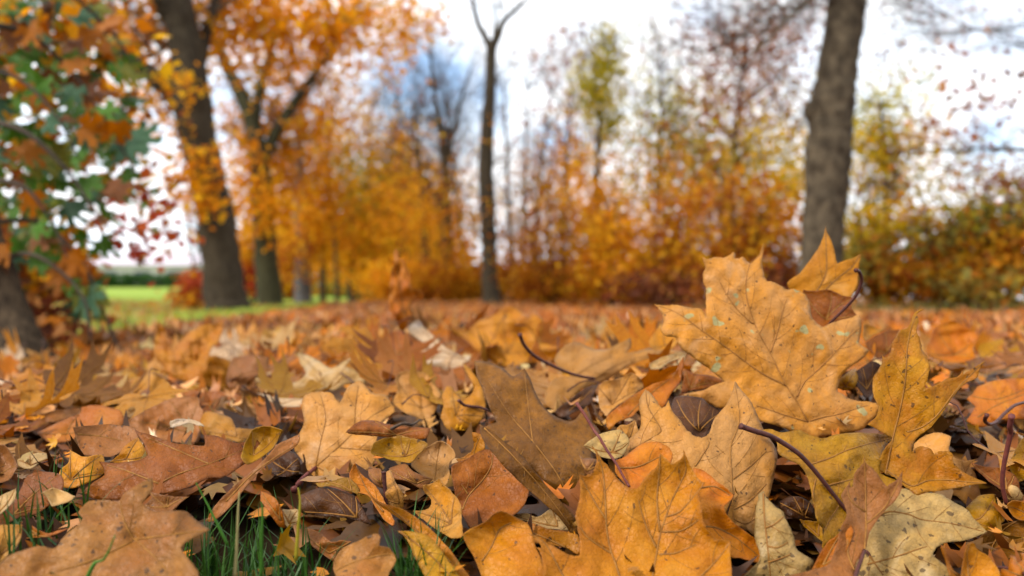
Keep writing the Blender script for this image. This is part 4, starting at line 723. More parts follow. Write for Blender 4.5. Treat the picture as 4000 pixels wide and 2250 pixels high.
grass('grass_tuft', np.vstack([patch(300, 'S 700,2000 1000,1930 1230,2050 1290,2290 680,2290', 0.44, .54, .038), patch(150, 'S 1560,2150 1680,2120 1760,2290 1540,2290', .44, .5, .03), patch(90, 'S 0,2000 300,2030 420,2280 -20,2280', .44, .54, .03)]), (.025, .07), .0009, .55, (.014, .055, .005), (.045, .12, .010), 'dark green grass blades growing up through the gap in the leaves')
X, Y = strip(2.3, 34, 430, -60, -1.4); ed_ = -(1.2+.16*Y); k = (X < ed_) & (rng.random(len(X)) < np.where(X > ed_-.8, 1.0, .16)); X = X[k]; Y = Y[k]
grass('verge_grass', np.c_[X, Y, lit_z(X, Y)-.01], (.04, .12), .004, .5, (.16, .27, .02), (.38, .46, .04), 'short yellow-green grass verge along the left side of the leafy path')
X = rng.uniform(2.5, 12, 2600); Y = 8.6+.12*X+rng.uniform(0, 2.6, 2600)
grass('hedge_foot_grass', np.c_[X, Y, X*0], (.06, .22), .006, .6, (.10, .15, .03), (.30, .28, .06), 'rough green and straw-coloured grass at the foot of the right-hand shrubs')

# single long blades in front
def blade(pts, D, col, label):
    Qp, Rr = resample([px(a, b, D) for a, b in pts], np.linspace(.0012, .0003, len(pts)), 12)
    tag(obj('grass_blade', clean_mesh('grass_blade', [tube(Qp, Rr, 4)], col)), label, 'grass blade', 'long grass blades')
MG = simple_mat('green_blade', (.06, .17, .02), .4, transl=.2); MY = simple_mat('straw_blade', (.30, .25, .10), .5)
blade([(890, 2130), (850, 2050), (800, 1950), (765, 1885)], .45, MG, 'bright green grass blade leaning left over the dark gap')
blade([(915, 2260), (925, 2130), (930, 2000), (935, 1920)], .44, MY, 'straight straw-coloured grass stalk in front of the gap')
blade([(1020, 2260), (1022, 2110), (1025, 1990), (1018, 1960)], .43, MG, 'pale green upright stalk left of the yellow-tipped blade')
blade([(1155, 2190), (1165, 2060), (1172, 1960), (1164, 1905)], .45, simple_mat('yellow_green_blade', (.30, .24, .02), .4), 'yellow-tipped grass blade standing left of the chocolate leaf')
blade([(340, 2260), (370, 2200), (410, 2180), (450, 2090)], .40, MG, 'green grass blade poking through the bottom left leaf')

# ------------------------------------------------------------------ trees
PALW = dict(
    orange=[(.64, .24, .005), (.70, .31, .006), (.52, .16, .005), (.72, .40, .01)], gold=[(.72, .32, .005), (.76, .40, .01), (.66, .24, .004), (.58, .20, .005)],
    yellow=[(.72, .48, .01), (.60, .40, .01), (.46, .36, .02), (.70, .38, .01)], olive=[(.42, .36, .02), (.52, .42, .02), (.58, .42, .02), (.30, .28, .02)],
    rust=[(.44, .13, .006), (.56, .22, .006), (.30, .07, .006), (.62, .32, .01)], redbrown=[(.24, .06, .03), (.32, .09, .025), (.17, .06, .03), (.38, .16, .04)],
    green=[(.08, .16, .03), (.14, .22, .04), (.22, .26, .04)], mixed=[(.45, .30, .04), (.30, .24, .05), (.50, .18, .02), (.22, .22, .05), (.48, .34, .04)], red=[(.42, .05, .02), (.50, .10, .02)])
LOD_T = [(np.array([(0, 0, 0), (.42, .45, .12), (0, 1, -.05), (-.42, .45, .14), (0, .45, -.05)]), np.array([(0, 1, 4), (1, 2, 4), (2, 3, 4), (3, 0, 4)]))]
def cloud(blobs):
    """blobs: (fx, fy, rx, ry, D, depth, clusters, leaves per cluster, cluster radius m, leaf size, palette)"""
    Ps = []; Ss = []; Cs = []
    for fx, fy, rx, ry, D, dd, nc, nl, cr, ls, pal in blobs:
        nc = int(nc*1.6); nl = max(3, int(nl*(.36 if D < 24 else .5))); cr *= 1.7; ls *= 1.25 if 10 < D < 24 and fx < 1200 else 1.0; rx *= 1.1; ry *= 1.1
        u = rng.normal(0, 1, (nc, 3)); u /= np.linalg.norm(u, axis=1)[:, None]; u *= rng.random((nc, 1))**(1/2.2)*np.exp(rng.normal(0, .18, (nc, 1)))
        d = D+u[:, 1]*dd; c = np.c_[(fx+u[:, 0]*rx-1288)*1.5528*D/F, d, HC+(750.25-fy-u[:, 2]*ry)*1.5528*D/F]
        q = np.repeat(c, nl, 0)+rng.normal(0, cr*.6, (nc*nl, 3))*np.array((1, 1, .8)); q = q[q[:, 2] > .02]
        pc = np.array(PALW[pal]); base = pc[rng.integers(0, len(pc), nc)]; cc = np.repeat(base, nl, 0)[:len(q)]*rng.uniform(.7, 1.25, (len(q), 1))
        Ps.append(q); Ss.append(rng.uniform(ls*.7, ls*1.3, len(q))); Cs.append(cc)
    return np.vstack(Ps), np.concatenate(Ss), np.vstack(Cs)
def limb(name, pts, D, mat, root, dd=0, seg=14, bump=.03, n=None):
    loc = root.location; P = []; R = []
    for i, (x, y, w) in enumerate(pts):
        d = D+dd*i/(len(pts)-1); P.append(fp(x, y, d)-loc); R.append(w*1.5528*d/F/2)
    Qp, Rr = resample(P, R, n or len(P)*5); Rr = Rr*(1+.03*np.sin(np.arange(len(Rr))*1.9))
    return obj(name, clean_mesh(name, [tube(Qp, Rr, seg, bump, random.random()*6)], mat), root)
def twigs(root, starts, n, length, rad, D=None, up=.6, depth=2):
    parts = []; loc = root.location
    def grow(p, d, ln, r, lev):
        pts = [p]; m_ = 5
        for k in range(m_):
            d = (d+Vector(rng.normal(0, .16, 3))+Vector((0, 0, .03))).normalized(); pts.append(pts[-1]+d*ln/m_)
        parts.append(tube(pts, np.linspace(r, r*.45, m_+1), 4, cap=False))
        if lev > 0:
            for k in range(4):
                q = pts[rng.integers(1, m_+1)]; e = (d*.8+Vector(rng.normal(0, .5, 3))).normalized(); grow(q, e, ln*rng.uniform(.4, .65), r*.5, lev-1)
    for s in range(n):
        p, d = starts[rng.integers(len(starts))]; p = Vector(p); a = rng.uniform(0, 6.28); dr = (Vector((math.cos(a), math.sin(a)*.7, up))+Vector(d)*.3).normalized()
        grow(p-loc, dr, length*rng.uniform(.6, 1.2), rad*rng.uniform(.6, 1.1), depth)
    o = obj('twigs', clean_mesh('twigs', parts, M_TWIG), root); o['kind'] = 'stuff'
GT = 'autumn trees along the path'
def tree(label, name, base, D, trunks, mat, blobs, tw=None, cat='tree', group=GT, seg=16, bump=.04):
    b = fp(base, 0, D); root = empty(name, (b.x, D, float(lit_z([b.x], [D])[0])-.05)); tag(root, label, cat, group)
    for i, (nm, pts, dd) in enumerate(trunks): limb(nm, pts, D, mat, root, dd, seg if i == 0 else 8, bump)
    if tw:
        for (line, n, ln, rd, up, dep) in tw:
            st = []
            for (x0, y0), (x1, y1) in zip(line[:-1], line[1:]):
                for t in np.linspace(0, 1, 5): st.append((fp(x0+(x1-x0)*t, y0+(y1-y0)*t, D), (0, 0, 1)))
            twigs(root, st, n, ln, rd, D, up, dep)
    if blobs:
        P, Sz, C = cloud(blobs); P = P-np.array(root.location); scatter('crown', P, Sz, LOD_T, M_FOL, C, 55, kind='stuff', parent=root, tmin=15)
    return root
tree('leaning maple with thick dark trunk and orange leaves on the left verge', 'maple_tree', 570, 12,
 [('trunk', [(574, 800, 150), (572, 780, 122), (566, 740, 104), (556, 650, 95), (543, 550, 92), (522, 450, 88), (499, 350, 90), (480, 250, 98), (470, 130, 84), (447, 0, 74), (430, -150, 60)], 0),
  ('branch', [(480, 300, 60), (440, 240, 58), (400, 205, 50), (350, 160, 40), (300, 115, 34), (240, 50, 26), (160, -60, 18)], -.6), ('branch', [(488, 200, 40), (510, 120, 32), (530, 40, 26), (560, -60, 20)], .6),
  ('branch', [(430, 60, 30), (400, 10, 26), (370, -60, 20)], -.4)], M_BARK,
 [(290, 60, 150, 130, 12.9, .8, 60, 20, .22, .10, 'orange'), (520, 20, 170, 60, 12.9, .8, 50, 22, .22, .10, 'orange'), (620, 70, 120, 80, 12.9, .8, 34, 20, .22, .10, 'gold'), (485, 430, 60, 75, 11.5, .5, 20, 22, .14, .09, 'gold'), (515, 510, 45, 45, 11.5, .4, 12, 20, .13, .09, 'orange'),
  (400, 300, 110, 100, 11.8, 1, 26, 16, .2, .09, 'orange'), (370, 480, 100, 110, 11.8, 1, 16, 12, .2, .09, 'rust'), (310, 110, 170, 170, 13.2, 1, 56, 18, .22, .11, 'gold'), (600, 80, 230, 120, 13.4, 1, 76, 18, .22, .11, 'orange'), (780, 50, 200, 110, 13.2, 1, 90, 18, .22, .11, 'gold'), (1000, 30, 110, 80, 13.4, 1, 34, 14, .22, .10, 'orange'), (360, 260, 90, 90, 13.2, 1, 24, 16, .22, .10, 'rust'), (440, 590, 60, 60, 12.6, .6, 8, 10, .2, .09, 'rust'), (480, 190, 60, 50, 11.4, .3, 8, 14, .12, .09, 'orange')],
 tw=[([(480, 330), (500, 420)], 8, .7, .012, .2, 1), ([(470, 100), (350, 160)], 20, 1.1, .02, .5, 2)])
tree('second maple along the verge with mossy trunk and golden leaves', 'maple_tree', 680, 20,
 [('trunk', [(684, 785, 84), (680, 765, 66), (670, 650, 56), (663, 560, 52), (652, 400, 46), (632, 300, 40), (600, 225, 34), (562, 150, 28), (530, 60, 20)], 0), ('branch', [(655, 420, 34), (690, 340, 30), (730, 275, 26), (790, 190, 20), (850, 90, 16), (900, 0, 12)], .8),
  ('branch', [(640, 330, 30), (650, 240, 26), (680, 130, 22), (700, 20, 16)], 0)], M_BARKG,
 [(625, 440, 40, 100, 19.5, .5, 26, 26, .25, .12, 'gold'), (690, 420, 80, 120, 21, .8, 70, 26, .25, .12, 'gold'), (600, 500, 50, 110, 21, .8, 30, 24, .25, .12, 'orange'), (620, 330, 80, 90, 21, .8, 44, 24, .25, .12, 'orange'), (750, 300, 100, 100, 21, 1.2, 70, 24, .28, .12, 'gold'), (800, 130, 150, 120, 21, 1.2, 70, 24, .28, .12, 'orange'), (890, 60, 120, 80, 20.5, 1.2, 44, 24, .28, .12, 'gold'), (680, 130, 120, 110, 21, 1.2, 34, 20, .28, .12, 'gold'),
  (690, 520, 36, 50, 19.4, .7, 16, 20, .2, .12, 'gold'), (980, 120, 70, 100, 20, 1, 26, 16, .25, .11, 'orange'), (1060, 50, 90, 70, 20, 1, 22, 12, .25, .11, 'orange'), (640, 560, 40, 40, 19.3, .5, 12, 24, .2, .12, 'gold')], tw=[([(650, 400), (850, 90)], 26, 1.6, .03, .5, 2)])
tree('third verge tree with pale grey trunk and dense golden-yellow crown', 'maple_tree', 762, 30,
 [('trunk', [(764, 762, 50), (762, 740, 42), (758, 640, 38), (756, 540, 34), (750, 400, 26), (760, 250, 16)], 0)], simple_mat('bark_pale_grey', (.11, .105, .105), .9, .02, 8, (.06, .055, .055)),
 [(790, 600, 80, 80, 31, 1, 60, 26, .35, .18, 'gold'), (765, 560, 40, 90, 28.5, .6, 30, 24, .3, .16, 'gold'), (790, 480, 90, 120, 31, 1.2, 76, 26, .35, .18, 'gold'), (770, 380, 120, 110, 31, 2, 60, 24, .35, .18, 'orange'), (860, 300, 110, 90, 31, 2, 36, 18, .35, .17, 'rust'), (730, 650, 40, 60, 28, 1, 30, 26, .3, .16, 'rust')])
tree('fourth verge tree with olive-yellow crown above the end of the path', 'maple_tree', 885, 38,
 [('trunk', [(886, 760, 26), (884, 700, 20), (882, 600, 18), (880, 450, 12)], 0)], M_BARK,
 [(880, 600, 110, 110, 38, 2, 110, 24, .45, .22, 'gold'), (860, 450, 90, 100, 38, 2, 70, 22, .45, .22, 'olive'), (930, 540, 80, 130, 39, 2, 60, 22, .45, .22, 'yellow'), (950, 400, 100, 110, 39, 2, 50, 20, .45, .2, 'orange'), (880, 330, 110, 80, 38, 2, 30, 14, .45, .2, 'rust')])
tree('dark slim trunk in golden foliage at the far end of the path', 'maple_tree', 942, 46,
 [('trunk', [(943, 758, 22), (942, 700, 17), (940, 600, 15), (938, 480, 10)], 0), ('branch', [(941, 640, 9), (960, 590, 8), (985, 540, 6)], 0)], M_BARK,
 [(960, 620, 110, 110, 47, 3, 170, 30, .5, .24, 'orange'), (1010, 520, 80, 100, 47, 3, 90, 28, .5, .24, 'orange')])
tree('far tree with rusty thin crown left of the two slim central trunks', 'maple_tree', 978, 40,
 [('trunk', [(978, 758, 24), (978, 700, 18), (980, 600, 15), (984, 450, 10), (990, 300, 6)], 0)], M_BARK,
 [(1000, 450, 90, 110, 41, 2.5, 110, 24, .5, .2, 'rust'), (990, 650, 80, 90, 41, 2, 110, 28, .5, .22, 'gold')], tw=[([(980, 600), (990, 330)], 22, 3, .035, .8, 2)])
tree('bright green-leaved bush glimpsed behind the flame-like leaf', 'bush', 1047, 55, [('stem', [(1047, 758, 10), (1047, 700, 8), (1050, 650, 5)], 0)], M_BARK, [(1047, 690, 26, 70, 55, 1, 70, 24, .5, .25, 'green')], cat='bush', group='bushes beyond the path')
tree('slim dark trunk left of the pair in the picture centre, rusty leaves', 'maple_tree', 1072, 30,
 [('trunk', [(1074, 762, 30), (1073, 700, 24), (1070, 600, 22), (1064, 480, 16), (1050, 380, 10), (1040, 280, 6)], 0)], M_BARK,
 [(1060, 430, 100, 110, 33, 2.5, 36, 14, .4, .15, 'orange'), (1050, 560, 90, 80, 33, 2, 36, 18, .4, .16, 'orange'), (1100, 640, 60, 60, 33, 2, 24, 18, .4, .16, 'gold')], tw=[([(1068, 560), (1045, 330)], 20, 2.4, .028, .8, 2)])
tree('slim central tree with fine bare twigs spreading above orange lower leaves', 'maple_tree', 1133, 26,
 [('trunk', [(1134, 766, 40), (1133, 745, 30), (1128, 650, 28), (1122, 500, 24), (1120, 400, 20), (1108, 310, 16), (1094, 240, 11), (1085, 150, 8), (1080, 60, 4)], 0), ('branch', [(1121, 420, 13), (1140, 330, 11), (1160, 250, 8), (1185, 170, 5)], .5), ('branch', [(1124, 560, 12), (1095, 490, 9), (1060, 430, 6)], -.5), ('branch', [(1112, 330, 10), (1090, 300, 8), (1060, 250, 5)], .3)], M_BARK,
 [(1110, 560, 80, 90, 26, 1.8, 30, 18, .35, .12, 'orange'), (1110, 440, 90, 80, 26, 1.8, 24, 14, .35, .12, 'rust'), (1100, 250, 110, 100, 26, 2, 14, 9, .35, .12, 'redbrown'), (1160, 640, 50, 60, 26, 1, 16, 18, .3, .12, 'orange')],
 tw=[([(1122, 480), (1085, 150)], 30, 2.2, .018, 1.0, 2), ([(1121, 420), (1185, 170)], 12, 1.6, .015, .9, 2)])
tree('slim bare trunk that forks into a V against the white sky', 'bare_tree', 1232, 18,
 [('trunk', [(1238, 768, 60), (1236, 745, 46), (1232, 700, 40), (1230, 600, 38), (1225, 500, 40), (1222, 400, 38), (1228, 300, 33), (1234, 200, 27), (1235, 112, 27)], 0), ('branch', [(1236, 125, 22), (1222, 95, 18), (1205, 65, 15), (1192, 20, 13), (1182, -40, 10)], 0), ('branch', [(1238, 120, 12), (1244, 80, 9), (1247, 45, 8), (1240, 10, 6)], .2), ('branch', [(1238, 122, 22), (1255, 85, 18), (1266, 55, 15), (1290, 32, 12), (1325, -2, 8), (1350, -40, 6)], -.2)], M_BARK,
 [(1225, 520, 22, 50, 17.8, .3, 6, 12, .12, .09, 'orange'), (1225, 650, 30, 60, 17.8, .3, 8, 12, .15, .09, 'rust'), (1225, 350, 22, 50, 17.8, .3, 4, 9, .12, .09, 'orange')], tw=[([(1192, 20), (1290, 30)], 10, .9, .010, .8, 2), ([(1228, 620), (1234, 220)], 40, 1.1, .010, .4, 2), ([(1266, 55), (1330, -2)], 8, .5, .01, .5, 1)], seg=16, bump=.06)
for i, (x, D, lab) in enumerate([(1288, 24, 'thin straight sapling just right of the forked bare trunk'), (1318, 27, 'thin leaning sapling, second right of the forked bare trunk'), (1346, 25, 'thin twiggy sapling, third right of the forked bare trunk')]):
    tree(lab, 'sapling', x, D, [('trunk', [(x, 765, 13), (x-1, 650, 11), (x+(i-1)*10, 480, 9), (x+(i-1)*22+6, 330, 6), (x+(i-1)*34+12, 200, 3)], 0)], M_TWIG,
         [(x+10, 470, 50, 120, D, 1.2, 22, 10, .3, .11, 'rust'), (x+5, 640, 50, 90, D, 1.2, 26, 16, .3, .12, 'rust')], tw=[([(x, 620), (x+(i-1)*30+8, 230)], 34, 1.5, .012, .9, 2)], group='saplings in the middle')
tree('tall olive-yellow tree whose narrow crown rises into the sky right of centre', 'field_maple', 1505, 21,
 [('trunk', [(1500, 765, 22), (1502, 650, 18), (1500, 500, 15), (1505, 350, 11), (1520, 200, 8), (1545, 90, 4)], 0)], M_BARK,
 [(1500, 230, 55, 70, 21, .8, 60, 26, .2, .12, 'olive'), (1525, 150, 35, 90, 21, .6, 40, 24, .18, .12, 'olive'), (1535, 300, 26, 50, 21, .5, 22, 22, .18, .12, 'olive'), (1500, 560, 80, 110, 20.5, 1.2, 110, 28, .25, .13, 'gold'), (1470, 430, 60, 70, 21, 1, 22, 16, .25, .12, 'gold'), (1550, 120, 30, 60, 21, .5, 12, 14, .2, .11, 'olive')], tw=[([(1500, 450), (1530, 130)], 30, 1.3, .015, 1.0, 2)])
tree('thin pale-leaved tree with see-through olive crown against the clouds', 'field_maple', 1660, 23,
 [('trunk', [(1655, 765, 16), (1650, 600, 13), (1655, 450, 10), (1665, 300, 8), (1660, 150, 4)], 0), ('branch', [(1655, 480, 8), (1690, 350, 6), (1720, 220, 3)], 0)], M_BARK,
 [(1620, 120, 40, 80, 23, .8, 20, 10, .25, .11, 'olive'), (1700, 270, 80, 110, 23, 1.2, 36, 12, .3, .11, 'olive'), (1750, 380, 80, 80, 23, 1.2, 30, 14, .3, .12, 'yellow'), (1620, 400, 60, 90, 23, 1.2, 16, 12, .3, .12, 'rust')], tw=[([(1652, 500), (1660, 180)], 40, 1.6, .013, 1.0, 2), ([(1690, 350), (1720, 220)], 14, 1.3, .012, 1.0, 1)])
tree('thin brown-leaved tree high over the middle shrubs', 'field_maple', 1420, 25,
 [('trunk', [(1420, 765, 15), (1415, 600, 12), (1425, 400, 9), (1440, 200, 5)], 0)], M_BARK,
 [(1450, 130, 50, 60, 25, 1, 16, 12, .3, .12, 'redbrown'), (1410, 290, 80, 70, 25, 1, 24, 10, .35, .12, 'redbrown'), (1400, 430, 90, 80, 25, 1, 36, 14, .35, .12, 'rust')], tw=[([(1418, 560), (1440, 210)], 44, 1.7, .014, .9, 2)])
for x, D, w, ln, lab in ((812, 33, 15, 6, 'slim dark avenue trunk just right of the pale grey trunk'), (848, 36, 12, -8, 'narrow leaning trunk left of the olive-yellow crown'), (915, 40, 13, 5, 'narrow dark trunk right of the olive-yellow crown tree'),
                      (1003, 34, 16, 10, 'dark slim trunk directly behind the flame-like leaf'), (1024, 38, 12, -6, 'thin trunk between the flame-like leaf and the bright green bush'), (1098, 32, 14, 8, 'thin trunk between the two slim central trees'), (1168, 30, 13, -12, 'thin twiggy trunk left of the forked bare trunk')):
    tree(lab, 'bare_tree', x, D, [('trunk', [(x, 764, w*1.25), (x, 700, w), (x+ln, 560, w*.85), (x+ln*2.5, 400, w*.6), (x+ln*4, 250, w*.3)], 0), ('branch', [(x+ln, 560, w*.4), (x+ln+28, 470, w*.3), (x+ln+44, 380, w*.15)], .4), ('branch', [(x+ln*1.3, 520, w*.4), (x+ln-30, 440, w*.3), (x+ln-42, 340, w*.15)], -.4)], M_BARK,
         [(x, 470, 60, 130, D, 1.5, 22, 16, .4, .15, 'orange' if D % 2 else 'rust')], tw=[([(x+ln, 560), (x+ln*4, 280)], 26, 2.2, .02, .9, 2)], seg=8)
GS = 'shrubs behind the leaf carpet'
def shrub(lab, x, D, blobs, n=5, name='shrub'):
    tr = []
    for i in range(n): o = rng.uniform(-60, 60); tr.append(('stem', [(x+o*.25, 768, 7), (x+o*.6, 690, 6), (x+o*1.1, 600, 4), (x+o*1.5, 500, 2)], rng.uniform(-.8, .8)))
    return tree(lab, name, x, D, tr, M_TWIG, blobs, tw=[([(x-30, 720), (x+30, 560)], 18, .9, .010, .8, 2)], cat='shrub', group=GS, seg=6)
shrub('red-orange shrub just right of the thin saplings', 1390, 16, [(1380, 660, 90, 80, 16, 1, 60, 24, .18, .10, 'rust'), (1400, 560, 70, 70, 16, 1, 46, 18, .18, .10, 'rust'), (1350, 720, 80, 36, 16, .8, 60, 26, .15, .10, 'rust')])
shrub('glowing golden shrub under the olive-yellow tree', 1530, 15, [(1540, 600, 70, 90, 15, 1, 70, 26, .18, .10, 'gold'), (1560, 690, 90, 60, 15, 1, 90, 26, .17, .10, 'orange'), (1490, 700, 60, 50, 15, 1, 50, 26, .17, .10, 'rust')])
shrub('deep rust shrub between the golden shrub and right-hand trunk', 1690, 14, [(1680, 640, 90, 90, 14, 1, 110, 26, .17, .10, 'rust'), (1700, 520, 90, 70, 14, 1, 50, 20, .18, .10, 'rust'), (1660, 720, 100, 40, 14, 1, 80, 26, .15, .10, 'redbrown')])
shrub('dark brown-red thicket left of the right-hand ribbed trunk', 1880, 12.5, [(1850, 640, 110, 80, 12.5, 1, 130, 26, .16, .10, 'rust'), (1930, 560, 100, 90, 12.5, 1, 90, 22, .17, .10, 'rust'), (1830, 500, 100, 70, 12.5, 1, 46, 18, .18, .10, 'rust'), (1900, 715, 120, 50, 12.3, 1, 120, 28, .14, .09, 'redbrown'), (1990, 690, 60, 70, 12.3, .8, 60, 26, .14, .09, 'rust')], 7)
tree('yellow and rust see-through tree left of the right-hand trunk', 'field_maple', 1840, 17,
 [('trunk', [(1840, 765, 20), (1838, 600, 16), (1845, 420, 12), (1860, 250, 8), (1880, 100, 4)], 0), ('branch', [(1840, 500, 9), (1790, 400, 7), (1750, 300, 4)], 0), ('branch', [(1845, 430, 9), (1900, 330, 7), (1950, 220, 4)], 0)], M_BARK,
 [(1800, 420, 130, 90, 17, 1.2, 70, 18, .25, .12, 'mixed'), (1900, 400, 110, 110, 17, 1.2, 70, 18, .25, .12, 'yellow'), (1980, 480, 60, 80, 17, 1, 40, 20, .22, .12, 'yellow'), (1790, 300, 90, 80, 17, 1.2, 36, 14, .25, .11, 'redbrown'), (1700, 450, 70, 70, 17, 1.2, 30, 16, .25, .12, 'rust')],
 tw=[([(1840, 560), (1870, 180)], 46, 1.5, .013, .8, 2)])
tree('thick ribbed grey trunk with knobbly burr rising through the right side', 'oak_tree', 2068, 9,
 [('trunk', [(2064, 800, 170), (2064, 775, 132), (2064, 740, 112), (2066, 650, 102), (2071, 560, 102), (2080, 470, 106), (2082, 400, 116), (2086, 350, 110), (2092, 300, 104), (2096, 250, 108), (2104, 190, 98), (2116, 110, 94), (2130, 20, 94), (2138, -80, 90)], 0),
  ('burr', [(2055, 250, 10), (2046, 262, 34), (2040, 282, 42), (2046, 305, 26), (2056, 318, 8)], 0), ('burr', [(2050, 368, 8), (2045, 385, 26), (2050, 402, 24), (2060, 415, 8)], 0),
  ('branch', [(2125, 20, 14), (2060, -10, 12), (1990, 40, 10), (1920, 110, 8), (1860, 140, 6), (1790, 130, 4)], -1), ('branch', [(2130, -60, 10), (2230, -40, 7), (2330, 10, 5), (2420, 60, 4), (2540, 110, 3)], -1.2),
  ('branch', [(2576, 378, 10), (2480, 372, 8), (2400, 380, 7), (2320, 376, 5), (2240, 395, 3)], -.5)], M_BARKR,
 [(1900, 80, 160, 90, 9.6, .6, 90, 14, .15, .05, 'redbrown'), (1820, 190, 120, 90, 9.6, .6, 44, 12, .15, .05, 'redbrown'), (1990, 210, 60, 110, 9.6, .6, 30, 12, .15, .05, 'redbrown'), (2230, 130, 60, 120, 9.6, .6, 40, 9, .14, .05, 'redbrown'), (2380, 60, 150, 70, 9.4, .6, 46, 8, .15, .05, 'redbrown'), (2450, 250, 120, 150, 8.2, .8, 30, 2, .15, .09, 'redbrown'), (2400, 430, 150, 60, 8.4, .6, 16, 6, .15, .08, 'mixed')],
 tw=[([(2060, -10), (1790, 130)], 80, 1.0, .006, -.1, 2), ([(2230, -40), (2540, 110)], 80, .9, .0045, -.5, 2), ([(2080, 250), (2000, 330)], 14, .7, .005, .3, 2), ([(2576, 378), (2240, 395)], 16, .8, .006, -.1, 2)], seg=28, bump=.025)
tree('yellow-leaved tree right of the ribbed trunk, ragged outline', 'field_maple', 2230, 15,
 [('trunk', [(2235, 770, 18), (2230, 600, 15), (2225, 420, 11), (2215, 250, 6)], 0), ('branch', [(2228, 500, 8), (2270, 420, 6), (2320, 350, 4)], 0)], M_BARK,
 [(2190, 300, 60, 90, 15, .9, 34, 18, .2, .11, 'olive'), (2200, 400, 80, 80, 15, .9, 60, 22, .2, .11, 'yellow'), (2260, 370, 60, 60, 15, .9, 26, 18, .2, .11, 'rust'), (2230, 480, 70, 50, 15, .9, 30, 18, .2, .11, 'mixed')], tw=[([(2230, 560), (2218, 280)], 26, 1.1, .010, .7, 2)])
shrub('yellow-green shrub right of the ribbed trunk foot', 2210, 11.5, [(2190, 590, 70, 70, 11.5, .8, 70, 24, .14, .09, 'yellow'), (2180, 660, 80, 70, 11.3, .8, 90, 26, .14, .09, 'mixed'), (2270, 560, 60, 50, 11.5, .8, 36, 22, .14, .09, 'orange'), (2240, 700, 90, 50, 11.2, .8, 90, 26, .13, .09, 'rust')])
shrub('mixed green and rust shrub toward the right edge', 2390, 11, [(2380, 630, 90, 70, 11, .8, 90, 26, .14, .09, 'mixed'), (2360, 700, 100, 50, 10.8, .8, 110, 26, .13, .09, 'rust'), (2400, 560, 70, 40, 11, .8, 30, 20, .14, .09, 'olive')])
shrub('big orange and olive shrub cut by the right edge', 2540, 10.5, [(2530, 570, 90, 90, 10.5, .8, 90, 26, .14, .09, 'mixed'), (2530, 660, 110, 80, 10.3, .8, 120, 26, .13, .09, 'rust'), (2560, 480, 70, 60, 10.5, .8, 26, 18, .14, .09, 'redbrown'), (2480, 720, 120, 35, 10.2, .8, 90, 26, .12, .09, 'mixed')])
shrub('low scarlet shrub at the foot of the leaning maple', 500, 13.5, [(495, 725, 26, 34, 13.5, .4, 30, 20, .12, .08, 'red'), (480, 755, 36, 18, 13.3, .4, 18, 18, .1, .08, 'rust')], 3)
shrub('orange-red low shrub between the two left-hand trunks', 628, 23, [(628, 700, 30, 50, 23, .6, 50, 22, .15, .1, 'red'), (625, 620, 30, 50, 23, .6, 30, 18, .15, .1, 'orange'), (620, 660, 30, 70, 23, .6, 36, 20, .15, .1, 'orange')], 3)
P, Sz, C = cloud([(x, 715, 75, 42, 26, 1.5, 90, 28, .3, .15, pal) for x, pal in ((1000, 'gold'), (1100, 'rust'), (1180, 'orange'), (1290, 'rust'), (1390, 'rust'), (1480, 'gold'), (1600, 'rust'), (1720, 'rust'))]+[(x, 735, 90, 28, 60, 3, 80, 26, .5, .3, pal) for x, pal in ((820, 'green'), (900, 'mixed'), (980, 'green'))]
  +[(x, 690, 50, 70, 44, 2, 60, 26, .4, .25, pal) for x, pal in ((640, 'orange'), (700, 'rust'), (750, 'orange'))]+[(x, 540, 100, 150, 30, 2, 60, 20, .35, .16, pal) for x, pal in ((1010, 'gold'), (1390, 'orange'), (1600, 'gold'), (1760, 'mixed'), (1900, 'yellow'))]+[(x, y, 120, 120, 24, 2, int(n_*(2.0 if x > 1400 else 1.2)), 12, .3, .14, pal) for x, y, n_, pal in ((1000, 400, 20, 'orange'), (1100, 560, 26, 'orange'), (1180, 600, 22, 'rust'), (1290, 600, 26, 'rust'), (1350, 400, 22, 'rust'), (1430, 170, 26, 'redbrown'), (1480, 380, 34, 'gold'), (1600, 300, 40, 'olive'), (1620, 440, 40, 'yellow'), (1720, 300, 44, 'olive'), (1740, 150, 26, 'redbrown'), (1760, 430, 50, 'mixed'), (1860, 330, 50, 'rust'), (1880, 180, 50, 'redbrown'), (1980, 90, 40, 'redbrown'), (1990, 330, 50, 'mixed'), (2010, 440, 40, 'yellow'), (2230, 260, 36, 'olive'), (2300, 430, 30, 'mixed'), (2480, 440, 34, 'redbrown'))]+[(x, 620, 80, 120, 70, 3, 150, 26, .9, .42, pal) for x, pal in ((720, 'orange'), (820, 'gold'), (920, 'gold'), (1010, 'orange'), (1100, 'orange'))])
tag(scatter('far_woodland_edge', P, Sz, LOD_T, M_FOL, C, 55, tmin=15), 'dense golden and rusty undergrowth closing the view behind the trunks', 'undergrowth')

